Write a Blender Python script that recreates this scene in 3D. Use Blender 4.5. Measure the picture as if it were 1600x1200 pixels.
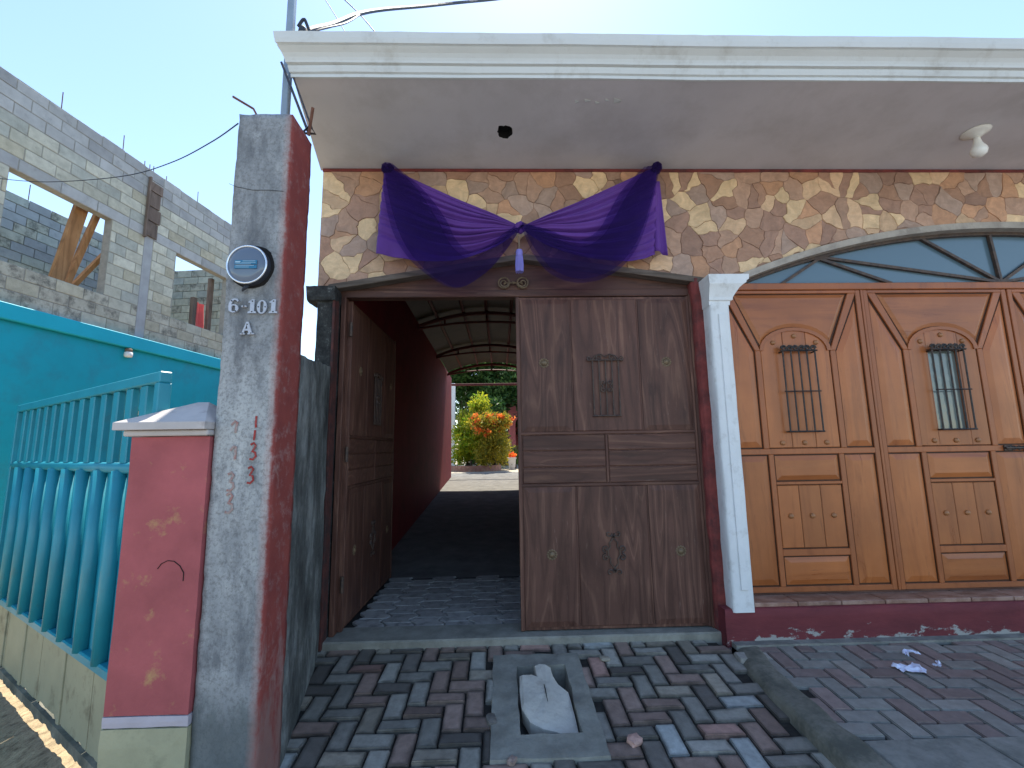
import bpy, bmesh, math, random
from mathutils import Vector, Matrix, noise
random.seed(7)
for o in list(bpy.data.objects): bpy.data.objects.remove(o)
S = bpy.context.scene
COL = S.collection
R = math.radians
# ------------------------------------------------------------------ camera
EYE = Vector((0, 0, 1.6)); FPX = 700.0
_y, _p, _r = R(1.6), R(8.1), R(0.9)
FW = Vector((math.sin(_y)*math.cos(_p), math.cos(_y)*math.cos(_p), math.sin(_p)))
_rt = Vector((math.cos(_y), -math.sin(_y), 0)); _up = _rt.cross(FW)
RT = math.cos(_r)*_rt - math.sin(_r)*_up
UP = math.cos(_r)*_up + math.sin(_r)*_rt
cd = bpy.data.cameras.new('camera'); cam = bpy.data.objects.new('camera', cd); COL.objects.link(cam)
cd.sensor_width = 36; cd.lens = FPX/1600*36; cd.clip_start = .05; cd.clip_end = 2000
cam.matrix_world = Matrix(((RT.x, UP.x, -FW.x, EYE.x), (RT.y, UP.y, -FW.y, EYE.y), (RT.z, UP.z, -FW.z, EYE.z), (0, 0, 0, 1)))
S.camera = cam
# ------------------------------------------------------------------ sky, sun, exposure
SUN_EL, SUN_AZ = R(63), R(5)
w = bpy.data.worlds.new('World'); S.world = w; w.use_nodes = True
nt = w.node_tree; bg = nt.nodes['Background']
sky = nt.nodes.new('ShaderNodeTexSky'); sky.sky_type = 'NISHITA'; sky.sun_disc = False
sky.sun_elevation = SUN_EL; sky.sun_rotation = SUN_AZ
sky.air_density = 1.1; sky.dust_density = .25; sky.ozone_density = 1.5
nt.links.new(sky.outputs[0], bg.inputs[0]); bg.inputs[1].default_value = .15
sl = bpy.data.lights.new('sun', 'SUN'); sl.energy = 4.6; sl.angle = R(.53); sl.color = (1, .93, .80)
sun = bpy.data.objects.new('sun', sl); COL.objects.link(sun)
sd = Vector((math.sin(SUN_AZ)*math.cos(SUN_EL), math.cos(SUN_AZ)*math.cos(SUN_EL), math.sin(SUN_EL)))
sun.rotation_euler = sd.to_track_quat('Z', 'Y').to_euler(); sun.location = sd*40
S.view_settings.view_transform = 'Standard'; S.view_settings.look = 'None'
S.view_settings.exposure = 1.12; S.view_settings.gamma = 1
S.render.resolution_x = 1024; S.render.resolution_y = 768

# ------------------------------------------------------------------ helpers
def ray(px, py): return FW*FPX + RT*(px-800) + UP*(600-py)
def onY(px, py, Y): d = ray(px, py); return EYE + d*(Y/d.y)
def onZ(px, py, Z): d = ray(px, py); return EYE + d*((Z-EYE.z)/d.z)
RZ0, RZY, RSL = .05, 3.9, .072                      # the apron ramps down to the street
def rampz(Y): return RZ0 - RSL*(RZY-Y)
def onR(px, py):
    d = ray(px, py); t = (RZ0-RSL*RZY-EYE.z)/(d.z-RSL*d.y); return EYE + d*t
def rnd(a, b): return random.uniform(a, b)

class MB:
    def __init__(s, M=None): s.v = []; s.f = []; s.M = M
    def add(s, vs, fs):
        n = len(s.v); s.v += [Vector(p) for p in vs]; s.f += [[i+n for i in f] for f in fs]; return s
    def box(s, x0, x1, y0, y1, z0, z1):
        return s.add([(x0,y0,z0),(x1,y0,z0),(x1,y1,z0),(x0,y1,z0),(x0,y0,z1),(x1,y0,z1),(x1,y1,z1),(x0,y1,z1)],
              [(0,3,2,1),(4,5,6,7),(0,1,5,4),(1,2,6,5),(2,3,7,6),(3,0,4,7)])
    def bbox(s, x0, x1, y0, y1, z0, z1, b=.004):     # box with chamfered edges
        bm = bmesh.new(); bmesh.ops.create_cube(bm, size=1)
        for q in bm.verts: q.co = Vector(((x0+x1)/2+q.co.x*(x1-x0), (y0+y1)/2+q.co.y*(y1-y0), (z0+z1)/2+q.co.z*(z1-z0)))
        bmesh.ops.bevel(bm, geom=bm.edges[:], offset=b, segments=1, affect='EDGES')
        bm.verts.index_update()
        s.add([q.co.copy() for q in bm.verts], [[q.index for q in f.verts] for f in bm.faces]); bm.free(); return s
    def prism(s, poly, y0, y1):                      # polygon in x,z counter-clockwise seen from -y, extruded y0 (front) to y1
        n = len(poly)
        vs = [(p[0], y0, p[1]) for p in poly]+[(p[0], y1, p[1]) for p in poly]
        fs = [list(range(n)), list(range(2*n-1, n-1, -1))]+[[(i+1) % n, i, n+i, n+(i+1) % n] for i in range(n)]
        return s.add(vs, fs)
    def raised(s, poly, y0, ins, dep, back=None):    # panel whose field stands proud behind a sloped border
        n = len(poly); inner = inset(poly, ins)
        vs = [(p[0], y0, p[1]) for p in poly]+[(p[0], y0-dep, p[1]) for p in inner]
        fs = [list(range(n, 2*n))]+[[i, (i+1) % n, n+(i+1) % n, n+i] for i in range(n)]
        if back is not None:
            vs += [(p[0], back, p[1]) for p in poly]
            fs += [[(i+1) % n, i, 2*n+i, 2*n+(i+1) % n] for i in range(n)]+[list(range(3*n-1, 2*n-1, -1))]
        return s.add(vs, fs)
    def tube(s, path, r, n=6, cap=True):
        P = [Vector(p) for p in path]; rs = r if isinstance(r, (list, tuple)) else [r]*len(P)
        vs = []; ref = None
        for i, p in enumerate(P):
            t = (P[min(i+1, len(P)-1)]-P[max(i-1, 0)]).normalized()
            if ref is None: ref = t.orthogonal().normalized()
            else:
                ref = (ref-t*ref.dot(t)); ref = ref.normalized() if ref.length > 1e-6 else t.orthogonal().normalized()
            b = t.cross(ref)
            for k in range(n):
                a = 2*math.pi*k/n; vs.append(p+(ref*math.cos(a)+b*math.sin(a))*rs[i])
        fs = [[i*n+k, i*n+(k+1) % n, (i+1)*n+(k+1) % n, (i+1)*n+k] for i in range(len(P)-1) for k in range(n)]
        if cap: fs += [list(range(n-1, -1, -1)), list(range((len(P)-1)*n, len(P)*n))]
        return s.add(vs, fs)
    def lathe(s, prof, c, ax='z', n=16):             # prof: (radius, distance along the axis)
        c = Vector(c); vs = []
        for r, h in prof:
            for k in range(n):
                a = 2*math.pi*k/n; x, y = r*math.cos(a), r*math.sin(a)
                vs.append(c+(Vector((x, y, h)) if ax == 'z' else Vector((x, -h, y))))
        fs = [[i*n+k, i*n+(k+1) % n, (i+1)*n+(k+1) % n, (i+1)*n+k] for i in range(len(prof)-1) for k in range(n)]
        fs += [list(range(n-1, -1, -1)), list(range((len(prof)-1)*n, len(prof)*n))]
        return s.add(vs, fs)
    def grid(s, nu, nv, fn):
        return s.add([fn(i/nu, j/nv) for j in range(nv+1) for i in range(nu+1)],
             [[j*(nu+1)+i, j*(nu+1)+i+1, (j+1)*(nu+1)+i+1, (j+1)*(nu+1)+i] for j in range(nv) for i in range(nu)])
    def mesh(s, name, mat, smooth=False):
        me = bpy.data.meshes.new(name)
        vs = [s.M @ p for p in s.v] if s.M else s.v
        me.from_pydata([tuple(p) for p in vs], [], s.f); me.update()
        if mat: me.materials.append(mat)
        if smooth:
            for p in me.polygons: p.use_smooth = True
        return me
    def build(s, name, mat, parent=None, smooth=False, label=None):
        return link(name, s.mesh(name, mat, smooth), parent, label)
def inset(poly, d):
    n = len(poly); out = []
    ds = d if isinstance(d, (list, tuple)) else [d]*n
    for i in range(n):
        a, b, c = Vector(poly[i-1]), Vector(poly[i]), Vector(poly[(i+1) % n])
        e1 = (b-a).normalized(); e2 = (c-b).normalized()
        n1 = Vector((-e1.y, e1.x)); n2 = Vector((-e2.y, e2.x))
        den = e1.x*e2.y-e1.y*e2.x
        d1, d2 = ds[i-1], ds[i]
        if abs(den) < .08: out.append(tuple(b+(n1+n2).normalized()*d1))
        else:
            p = a+n1*d1; q = b+n2*d2; t = ((q-p).x*e2.y-(q-p).y*e2.x)/den
            out.append(tuple(p+e1*t))
    return out
def link(name, me, parent=None, label=None):
    o = bpy.data.objects.new(name, me); COL.objects.link(o)
    if parent is not None:
        o.parent = parent; o.matrix_parent_inverse = Matrix.Translation(-world_loc(parent))
    if label: o['label'] = label
    return o
def world_loc(o):
    v = Vector(o.location)
    return v                                          # parents of parents all keep their verts in world space
def tag(o, label, cat, group=None):
    o['label'] = label; o['category'] = cat
    if group: o['group'] = group
    return o
def thing(name, label, cat, loc=(0, 0, 0), group=None):
    o = bpy.data.objects.new(name, None); COL.objects.link(o); o.location = loc; o.empty_display_size = .1
    return tag(o, label, cat, group)
def struct(o, label=None):
    o['kind'] = 'structure'
    if label: o['label'] = label
    return o
def bev(o, wd=.006, seg=2):
    m = o.modifiers.new('bevel', 'BEVEL'); m.width = wd; m.segments = seg; m.limit_method = 'ANGLE'; return o

# ------------------------------------------------------------------ materials
MATS = {}
def lin(c): return tuple(((x/255)/12.92 if x/255 <= .04045 else ((x/255+.055)/1.055)**2.4) for x in c)
class NT:
    def __init__(s, name):
        m = bpy.data.materials.new(name); m.use_nodes = True; s.m = m; s.t = m.node_tree
        s.b = s.t.nodes['Principled BSDF']; MATS[name] = m
    def n(s, ty, **kw):
        q = s.t.nodes.new('ShaderNode'+ty)
        for k, v in kw.items(): setattr(q, k, v)
        return q
    def l(s, a, b): s.t.links.new(a, b)
    def coord(s, scale=(1, 1, 1), loc=(0, 0, 0)):
        c = s.n('TexCoord'); mp = s.n('Mapping'); s.l(c.outputs['Object'], mp.inputs[0])
        mp.inputs['Scale'].default_value = scale; mp.inputs['Location'].default_value = loc
        return mp.outputs[0]
    def noise(s, vec, scale, detail=6, rough=.6, dist=0):
        q = s.n('TexNoise'); s.l(vec, q.inputs['Vector']); q.inputs['Scale'].default_value = scale
        q.inputs['Detail'].default_value = detail; q.inputs['Roughness'].default_value = rough; q.inputs['Distortion'].default_value = dist
        return q.outputs['Fac']
    def ramp(s, fac, stops):
        q = s.n('ValToRGB'); s.l(fac, q.inputs[0]); e = q.color_ramp.elements
        while len(e) < len(stops): e.new(.5)
        for k, (p, c) in enumerate(stops):
            e[k].position = p; e[k].color = (*c, 1) if isinstance(c, tuple) else (c, c, c, 1)
        return q.outputs[0]
    def mix(s, fac, a, b, mode='MIX'):
        q = s.n('MixRGB', blend_type=mode)
        for i, x in ((0, fac), (1, a), (2, b)):
            if isinstance(x, (int, float)): q.inputs[i].default_value = x
            elif isinstance(x, tuple): q.inputs[i].default_value = (*x, 1)
            else: s.l(x, q.inputs[i])
        return q.outputs[0]
    def math(s, op, a, b=0., c=None):
        q = s.n('Math', operation=op)
        for i, x in enumerate((a, b, c)):
            if x is None: continue
            if isinstance(x, (int, float)): q.inputs[i].default_value = x
            else: s.l(x, q.inputs[i])
        return q.outputs[0]
    def rand(s, col, amt):                           # each object its own shade
        oi = s.n('ObjectInfo'); h = s.n('HueSaturation'); s.l(col, h.inputs['Color'])
        s.l(s.math('MULTIPLY_ADD', oi.outputs['Random'], amt*2, 1-amt), h.inputs['Value'])
        return h.outputs[0]
    def out(s, col, rough=.8, bump=None, strength=.3, dist=.01, spec=.3, metal=0):
        s.l(col, s.b.inputs['Base Color']) if not isinstance(col, tuple) else setattr(s.b.inputs['Base Color'], 'default_value', (*col, 1))
        if isinstance(rough, (int, float)): s.b.inputs['Roughness'].default_value = rough
        else: s.l(rough, s.b.inputs['Roughness'])
        s.b.inputs['Specular IOR Level'].default_value = spec; s.b.inputs['Metallic'].default_value = metal
        if bump is not None:
            q = s.n('Bump'); q.inputs['Strength'].default_value = strength; q.inputs['Distance'].default_value = dist
            s.l(bump, q.inputs['Height']); s.l(q.outputs[0], s.b.inputs['Normal'])
        return s.m
def mul(c, k): return tuple(min(1, x*k) for x in c)
def plain(name, col, rough=.75, var=.18, scale=5, bump=.25, bscale=60, bdist=.006, rnd_=0, spec=.3, stain=None, stretch=(1, 1, 1), metal=0):
    k = NT(name); v = k.coord(stretch)
    c = k.ramp(k.noise(v, scale), [(.3, mul(col, 1-var)), (.7, mul(col, 1+var))])
    if stain:                                         # (colour, amount, scale, threshold)
        f = k.ramp(k.noise(k.coord(stretch, (3, 7, 1)), stain[2], 8, .7), [(stain[3]-.08, 0.), (stain[3]+.1, stain[1])])
        c = k.mix(f, c, stain[0])
    if rnd_: c = k.rand(c, rnd_)
    return k.out(c, rough, k.noise(v, bscale, 4), bump, bdist, spec, metal)
def wood(name, dark, mid, light, stretch=(9, 9, .7), rough=.55, rnd_=.1, bump=.25, spec=.3, wear=None, rings=9., ring_amt=.55):
    k = NT(name); v = k.coord(stretch)
    oi = k.n('ObjectInfo'); ad = k.n('VectorMath', operation='ADD'); k.l(v, ad.inputs[0])
    k.l(k.math('MULTIPLY', oi.outputs['Random'], 40.), ad.inputs[1]); v = ad.outputs[0]
    n1 = k.noise(v, 2.4, 8, .7, .6)
    c = k.ramp(n1, [(.28, dark), (.47, mid), (.62, mid), (.76, light)])
    big = k.noise(v, .42, 2, .5, .4)                                   # flat-sawn figure: contour lines of a stretched field
    rg = k.math('PINGPONG', k.math('MULTIPLY', big, rings), .5)
    rg = k.math('ADD', rg, k.math('MULTIPLY', k.math('SUBTRACT', n1, .5), .5))
    c = k.mix(k.ramp(rg, [(.0, ring_amt), (.2, 0.)]), c, mul(dark, .75))
    c = k.mix(k.ramp(rg, [(.38, 0.), (.5, ring_amt*.7)]), c, light)
    n2 = k.noise(k.coord((1, 1, 1), (5, 1, 3)), 2.2, 5)
    c = k.mix(k.ramp(n2, [(.35, .4), (.65, 0.)]), c, mul(dark, .8))
    if wear:
        n3 = k.noise(k.coord(tuple(x*2.2 for x in stretch), (3, 3, 3)), 2.6, 9, .8)
        c = k.mix(k.ramp(n3, [(.60, 0.), (.70, wear[1])]), c, wear[0])
    c = k.rand(c, rnd_)
    return k.out(c, k.ramp(n1, [(.2, rough-.08), (.8, min(1, rough+.15))]), k.math('ADD', n1, k.math('MULTIPLY', rg, .8)), bump, .004, spec)

plain('white_plaster', (.72, .73, .71), .7, .06, 2.5, .3, 30, stain=((.36, .36, .34), .5, 3, .62))
plain('cornice_paint', (.60, .625, .62), .65, .05, 1.6, .35, 18, stain=((.40, .39, .36), .6, 4, .62))
plain('soffit_paint', (.57, .55, .57), .85, .07, 1.2, .2, 25, stain=((.36, .34, .33), .35, 1.5, .55))
plain('pilaster_paint', (.74, .76, .76), .6, .05, 6, .5, 14, .012, stain=((.42, .41, .38), .6, 7, .62))
plain('mortar', (.34, .21, .15), .9, .2, 12, .3, 60)
for i, c in enumerate([(.38, .215, .14), (.44, .27, .185), (.35, .205, .145), (.72, .51, .30), (.52, .285, .165), (.41, .28, .215), (.64, .425, .26)]):
    k = NT('stone_%d' % i); v = k.coord(); n1 = k.noise(v, 9, 8, .65, 1.2)
    n2 = k.noise(k.coord((3, 3, 9), (i, 2, 1)), 3, 6, .6, 2)
    cc = k.mix(k.ramp(n1, [(.3, 0.), (.7, 1.)]), mul(c, .74), mul(c, 1.2))
    cc = k.mix(k.ramp(n2, [(.45, 0.), (.7, .35)]), cc, mul((c[0], c[1]*.86, c[2]*.72), .8))
    k.out(k.rand(cc, .14), .5, k.noise(v, 30, 8, .7), .5, .01, .35)
plain('arch_trim_plaster', (.40, .36, .31), .85, .15, 7, .5, 30, .01, stain=((.2, .17, .15), .6, 5, .55))
wood('dark_wood', (.060, .026, .019), (.125, .058, .042), (.28, .15, .10), (8, 8, .8), .5, .14, .5, wear=((.30, .21, .17), .55))
wood('dark_wood_cross', (.060, .026, .019), (.118, .054, .039), (.28, .15, .095), (.8, 8, 8), .5, .14, .5, wear=((.30, .21, .17), .5))
wood('grey_wood', (.07, .055, .045), (.14, .11, .09), (.24, .20, .17), (1.2, 9, 9), .8, .08, .4)
OR = ((.28, .078, .019), (.43, .135, .035), (.52, .19, .055))
wood('tan_wood', *OR, (5, 5, .45), .30, .12, .10, .5, rings=6., ring_amt=.30, wear=((.10, .032, .013), .75))
wood('tan_wood_cross', *OR, (.45, 5, 5), .30, .12, .10, .5, rings=6., ring_amt=.30, wear=((.10, .032, .013), .75))
wood('tan_rail', (.25, .07, .019), (.38, .115, .033), (.46, .165, .05), (4, 4, 1), .36, .1, .12, .5, rings=4., ring_amt=.12)
wood('groove_grime_shade', (.05, .018, .008), (.07, .026, .011), (.09, .034, .015), (4, 4, 1), .5, .05, .1, .3)  # dark leaf backing: groove grime and shadow lines of the panel gaps as colour
wood('prop_wood', (.22, .10, .035), (.38, .19, .075), (.50, .28, .12), (5, 5, 1.2), .75, .12, .3)
wood('old_board', (.10, .075, .06), (.19, .14, .11), (.28, .22, .18), (6, 6, 1), .85, .15, .4)
plain('iron', (.018, .014, .013), .5, .3, 30, .3, 90, spec=.5, stain=((.11, .06, .035), .6, 20, .55))
plain('gate_iron', (.05, .034, .03), .55, .3, 30, .3, 90, spec=.5, stain=((.13, .08, .05), .6, 20, .5))
plain('old_brass', (.17, .12, .07), .5, .3, 30, .3, 90, spec=.5, metal=.3)
plain('stud', (.34, .15, .06), .4, .2, 20, .1, 90, spec=.5)
plain('red_jamb', (.20, .045, .040), .85, .25, 9, .6, 30, .012, stain=((.05, .03, .03), .7, 6, .55))
plain('dark_red', (.10, .035, .03), .85, .3, 12, .6, 30, .01, stain=((.04, .03, .03), .8, 8, .5))
plain('drain_concrete', (.28, .275, .235), .9, .22, 7, .5, 60, .008, stain=((.13, .125, .105), .5, 4, .54))
plain('kerb_concrete', (.21, .20, .16), .9, .25, 5, .5, 70, .008, stain=((.07, .075, .06), .7, 5, .48))
plain('flag_concrete', (.26, .255, .225), .9, .2, 6, .5, 90, .006, stain=((.11, .115, .10), .5, 9, .5))
plain('street_dust', (.25, .24, .225), .95, .2, 2, .4, 40)
plain('bed_sand', (.04, .037, .032), .95, .3, 20, .6, 80)
plain('slab_stone', (.55, .525, .46), .85, .12, 8, .6, 26, .01, stain=((.36, .33, .28), .7, 9, .6))
plain('paper', (.72, .76, .92), .8, .05, 8, .1, 40)
plain('tan_sill_tile', (.22, .12, .085), .35, .25, 6, .1, 40, rnd_=.15, spec=.5, stain=((.42, .28, .22), .8, 7, .5), stretch=(1, 2.5, 1))
plain('teal_paint', (.006, .36, .47), .55, .08, 1.3, .15, 20, stain=((.03, .25, .33), .55, 2.2, .56))
plain('teal_fascia', (.008, .42, .54), .55, .06, 2, .15, 25)
plain('teal_metal', (.016, .24, .32), .42, .12, 4, .12, 30, spec=.5, stain=((.05, .16, .18), .6, 9, .66))
plain('teal_sheet', (.008, .24, .34), .42, .1, 3, .12, 30, spec=.5)
plain('cream_metal', (.34, .325, .22), .6, .1, 4, .2, 40, stain=((.10, .08, .05), .8, 5, .64))
plain('pink_plaster', (.37, .095, .10), .8, .16, 4, .45, 45, .006, stain=((.50, .36, .13), .85, 7, .675))
plain('pink_base', (.36, .345, .225), .85, .12, 5, .35, 40, stain=((.2, .2, .13), .6, 6, .6))
plain('lilac_band', (.46, .42, .46), .8, .08, 6, .3, 40)
plain('cap_concrete', (.48, .44, .42), .8, .1, 6, .4, 40, stain=((.2, .15, .15), .6, 9, .66))
for i, c in enumerate([(.50, .49, .39), (.46, .45, .36), (.54, .53, .43), (.42, .43, .37), (.46, .43, .32)]):
    plain('block_%d' % i, c, .95, .16, 9, .8, 70, .010, rnd_=.10, stain=((.17, .165, .14), .6, 8, .66))
for i, c in enumerate([(.37, .375, .36), (.33, .335, .33), (.41, .415, .40)]):
    plain('grey_block_%d' % i, c, .95, .12, 6, .6, 60, .008, rnd_=.08, stain=((.17, .18, .18), .5, 5, .62))
plain('dirty_block', (.45, .43, .34), .95, .2, 5, .7, 60, .008, rnd_=.1, stain=((.09, .088, .075), .8, 6, .54))
plain('block_mortar', (.30, .295, .26), .95, .15, 12, .5, 60)
plain('column_concrete', (.36, .37, .37), .9, .12, 6, .6, 50, .008)
plain('steel_pole', (.24, .30, .36), .5, .1, 6, .1, 60, spec=.5, metal=.2)
plain('rust', (.16, .07, .045), .85, .3, 30, .5, 80)
plain('black_rubber', (.03, .034, .045), .6, .2, 20, .1, 60)
plain('white_ceramic', (.72, .72, .68), .35, .05, 10, .05, 60, spec=.5)
plain('bulb_glass', (.80, .79, .75), .3, .03, 10, .02, 60, spec=.5)
plain('chrome', (.72, .74, .77), .25, .05, 10, .03, 60, spec=.5, metal=.8)
plain('number_metal', (.42, .43, .47), .45, .12, 15, .1, 60, spec=.5, metal=.4)
plain('screw', (.06, .06, .06), .6)
plain('red_paint', (.30, .04, .035), .8, .2, 20, .2, 60, stain=((.36, .33, .30), .6, 25, .62))
plain('faded_red_paint', (.33, .17, .15), .85, .2, 20, .2, 60, stain=((.34, .32, .30), .95, 18, .5))
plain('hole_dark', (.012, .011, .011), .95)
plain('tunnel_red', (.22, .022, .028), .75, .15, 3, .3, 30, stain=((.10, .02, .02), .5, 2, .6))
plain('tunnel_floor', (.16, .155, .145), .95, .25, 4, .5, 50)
plain('truss_red', (.16, .035, .028), .6, .2, 9, .1, 40)
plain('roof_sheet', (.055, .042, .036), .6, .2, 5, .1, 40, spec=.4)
plain('hex_tile', (.34, .33, .31), .85, .2, 12, .4, 70, rnd_=.15, stain=((.05, .05, .05), .7, 9, .6))
plain('courtyard_dust', (.44, .38, .29), .95, .15, 3, .3, 40)
plain('planter_brick', (.34, .17, .13), .9, .2, 8, .4, 40, stain=((.45, .38, .25), .6, 9, .6))
plain('courtyard_pink', (.55, .17, .17), .8, .1, 3, .2, 40)
plain('courtyard_white', (.78, .77, .74), .7, .06, 3, .2, 40)
plain('bark', (.10, .07, .05), .95, .3, 12, .7, 50)
plain('net_fabric', (.75, .12, .11), .8, .1, 6, .1, 40)
plain('yard_dirt', (.40, .31, .19), .95, .3, 9, 1.0, 45, .02, stretch=(1.2, .5, 1), stain=((.14, .10, .06), .9, 22, .58))
for i, c in enumerate([(.28, .27, .235), (.34, .33, .285), (.32, .235, .195), (.28, .205, .17), (.16, .148, .13), (.40, .25, .205), (.35, .375, .36), (.30, .27, .215)]):
    k = NT('paver_%d' % i); v = k.coord(); g = k.n('TexCoord')
    oi = k.n('ObjectInfo'); ad = k.n('VectorMath', operation='ADD'); k.l(v, ad.inputs[0]); k.l(k.math('MULTIPLY', oi.outputs['Random'], 30.), ad.inputs[1])
    n1 = k.noise(ad.outputs[0], 18, 8, .7); cc = k.ramp(n1, [(.3, mul(c, .7)), (.7, mul(c, 1.25))])
    sx = k.n('SeparateXYZ'); k.l(v, sx.inputs[0])
    ex = k.math('DIVIDE', k.math('ABSOLUTE', sx.outputs[0]), .122); ey = k.math('DIVIDE', k.math('ABSOLUTE', sx.outputs[1]), .060)
    e = k.math('MAXIMUM', k.math('SUBTRACT', ex, .5), k.math('MULTIPLY', ey, .5))      # grime caught along the joints
    e = k.math('ADD', e, k.math('MULTIPLY', k.noise(ad.outputs[0], 7, 5), .45))
    cc = k.mix(k.ramp(e, [(.50, 0.), (.74, .8)]), cc, (.035, .032, .027))
    k.out(k.rand(cc, .3), k.ramp(n1, [(.3, .36), (.7, .72)]), k.noise(ad.outputs[0], 70, 6, .7), .5, .006, .35)
for i, c in enumerate([(.24, .235, .21), (.27, .26, .232), (.26, .20, .178), (.235, .182, .162), (.30, .285, .25)]):
    k = NT('walk_paver_%d' % i); v = k.coord()
    oi = k.n('ObjectInfo'); ad = k.n('VectorMath', operation='ADD'); k.l(v, ad.inputs[0]); k.l(k.math('MULTIPLY', oi.outputs['Random'], 30.), ad.inputs[1])
    n1 = k.noise(ad.outputs[0], 14, 8, .7); cc = k.ramp(n1, [(.3, mul(c, .75)), (.7, mul(c, 1.25))])
    k.out(k.rand(cc, .14), k.ramp(n1, [(.3, .6), (.7, .9)]), k.noise(ad.outputs[0], 80, 6, .7), .45, .005, .35)
# pillar: raw stained concrete, right side painted brick red with a ragged edge
def pillar_mat():
    k = NT('pillar_concrete'); v = k.coord(); v2 = k.coord((1, 1, .35), (2, 1, 4))
    n1 = k.noise(v2, 3.2, 8, .7); n2 = k.noise(v, 45, 6, .8); n4 = k.noise(k.coord((1.3, 1, .6), (4, 4, 1)), 6, 9, .75)
    c = k.ramp(n1, [(.30, (.13, .14, .15)), (.47, (.30, .31, .315)), (.66, (.48, .49, .48))])
    c = k.mix(k.ramp(n2, [(.40, .55), (.52, 0.)]), c, (.13, .13, .125))
    c = k.mix(k.ramp(n4, [(.50, 0.), (.64, .6)]), c, (.10, .105, .115))
    s = k.n('SeparateXYZ'); k.l(v, s.inputs[0]); X, Y, Z = s.outputs
    lo = k.math('SUBTRACT', .75, Z)                                     # splash zone near the ground
    c = k.mix(k.ramp(k.math('ADD', lo, k.math('MULTIPLY', n1, 1.2)), [(.85, 0.), (1.25, .75)]), c, (.10, .115, .115))
    e = k.math('ADD', X, k.math('MULTIPLY', k.math('SUBTRACT', k.noise(v, 16, 8, .75), .5), .05))
    paint = k.ramp(e, [(0, 0.), (1, 1.)])
    pm = k.n('MapRange'); k.l(e, pm.inputs[0]); pm.inputs[1].default_value = -1.182; pm.inputs[2].default_value = -1.166
    wash = k.n('MapRange'); k.l(e, wash.inputs[0]); wash.inputs[1].default_value = -1.215; wash.inputs[2].default_value = -1.165
    c = k.mix(k.math('MULTIPLY', wash.outputs[0], .55), c, (.42, .19, .15))
    red = k.ramp(k.noise(v, 6, 6), [(.3, (.23, .055, .05)), (.7, (.31, .075, .062))])
    peel = k.ramp(k.math('ADD', k.math('MULTIPLY', k.math('SUBTRACT', .8, Z), .35), k.noise(k.coord((1, 1.5, .5), (1, 8, 2)), 7, 7, .7)), [(.56, 1.), (.72, .15)])
    c = k.mix(k.math('MULTIPLY', pm.outputs[0], peel), c, red)
    k.out(c, .92, k.math('ADD', k.math('MULTIPLY', n2, .6), k.noise(v, 9, 5)), .55, .01, .2)
pillar_mat()
def boundary_mat():
    k = NT('boundary_plaster'); v = k.coord((1, 1, .55), (1, 1, 6)); n1 = k.noise(v, 3.2, 10, .76)
    c = k.ramp(n1, [(.34, (.035, .037, .037)), (.5, (.12, .13, .125)), (.64, (.28, .30, .29))])
    c = k.mix(k.ramp(k.noise(k.coord(), 26, 8, .8), [(.58, 0.), (.7, .5)]), c, (.34, .34, .32))
    k.out(c, .95, k.noise(k.coord(), 40, 7, .75), .6, .01, .2)
    k = NT('mossy_column'); v = k.coord(); n1 = k.noise(v, 14, 9, .8)
    c = k.ramp(n1, [(.4, (.022, .022, .022)), (.58, (.055, .055, .053)), (.72, (.30, .30, .28))])
    k.out(c, .95, n1, .6, .01, .2)
boundary_mat()
def plinth_mat():
    k = NT('plinth_red'); v = k.coord((.5, 1, 1.4)); s = k.n('SeparateXYZ'); k.l(k.coord(), s.inputs[0])
    c = k.ramp(k.noise(v, 5, 6), [(.3, (.13, .028, .034)), (.7, (.20, .042, .048))])
    low = k.n('MapRange'); k.l(s.outputs[2], low.inputs[0]); low.inputs[1].default_value = .24; low.inputs[2].default_value = .07; low.inputs[3].default_value = -.12; low.inputs[4].default_value = .14
    f = k.math('ADD', k.noise(k.coord((.8, 1, 1.6), (1, 2, 3)), 7, 10, .72), low.outputs[0])
    c = k.mix(k.ramp(f, [(.63, 0.), (.67, .85)]), c, (.40, .41, .38))
    k.out(c, .75, k.noise(v, 30, 8, .7), .5, .008, .3)
plinth_mat()
def glass_mat():
    k = NT('transom_glass'); k.out((.10, .16, .20), .18, k.noise(k.coord(), 3, 2), .02, .02, .7)
    k = NT('door_glass'); k.out((.16, .19, .18), .08, k.noise(k.coord(), 9, 2), .12, .02, .8)
    k = NT('meter_glass'); k.out((.11, .145, .20), .12, None, 0, 0, .6)
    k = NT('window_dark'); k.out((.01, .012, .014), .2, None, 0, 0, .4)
    k = NT('meter_label'); k.out((.03, .17, .30), .5, None, 0, 0, .3)
    k = NT('meter_print'); k.out((.35, .50, .60), .5, None, 0, 0, .3)
glass_mat()
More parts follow.
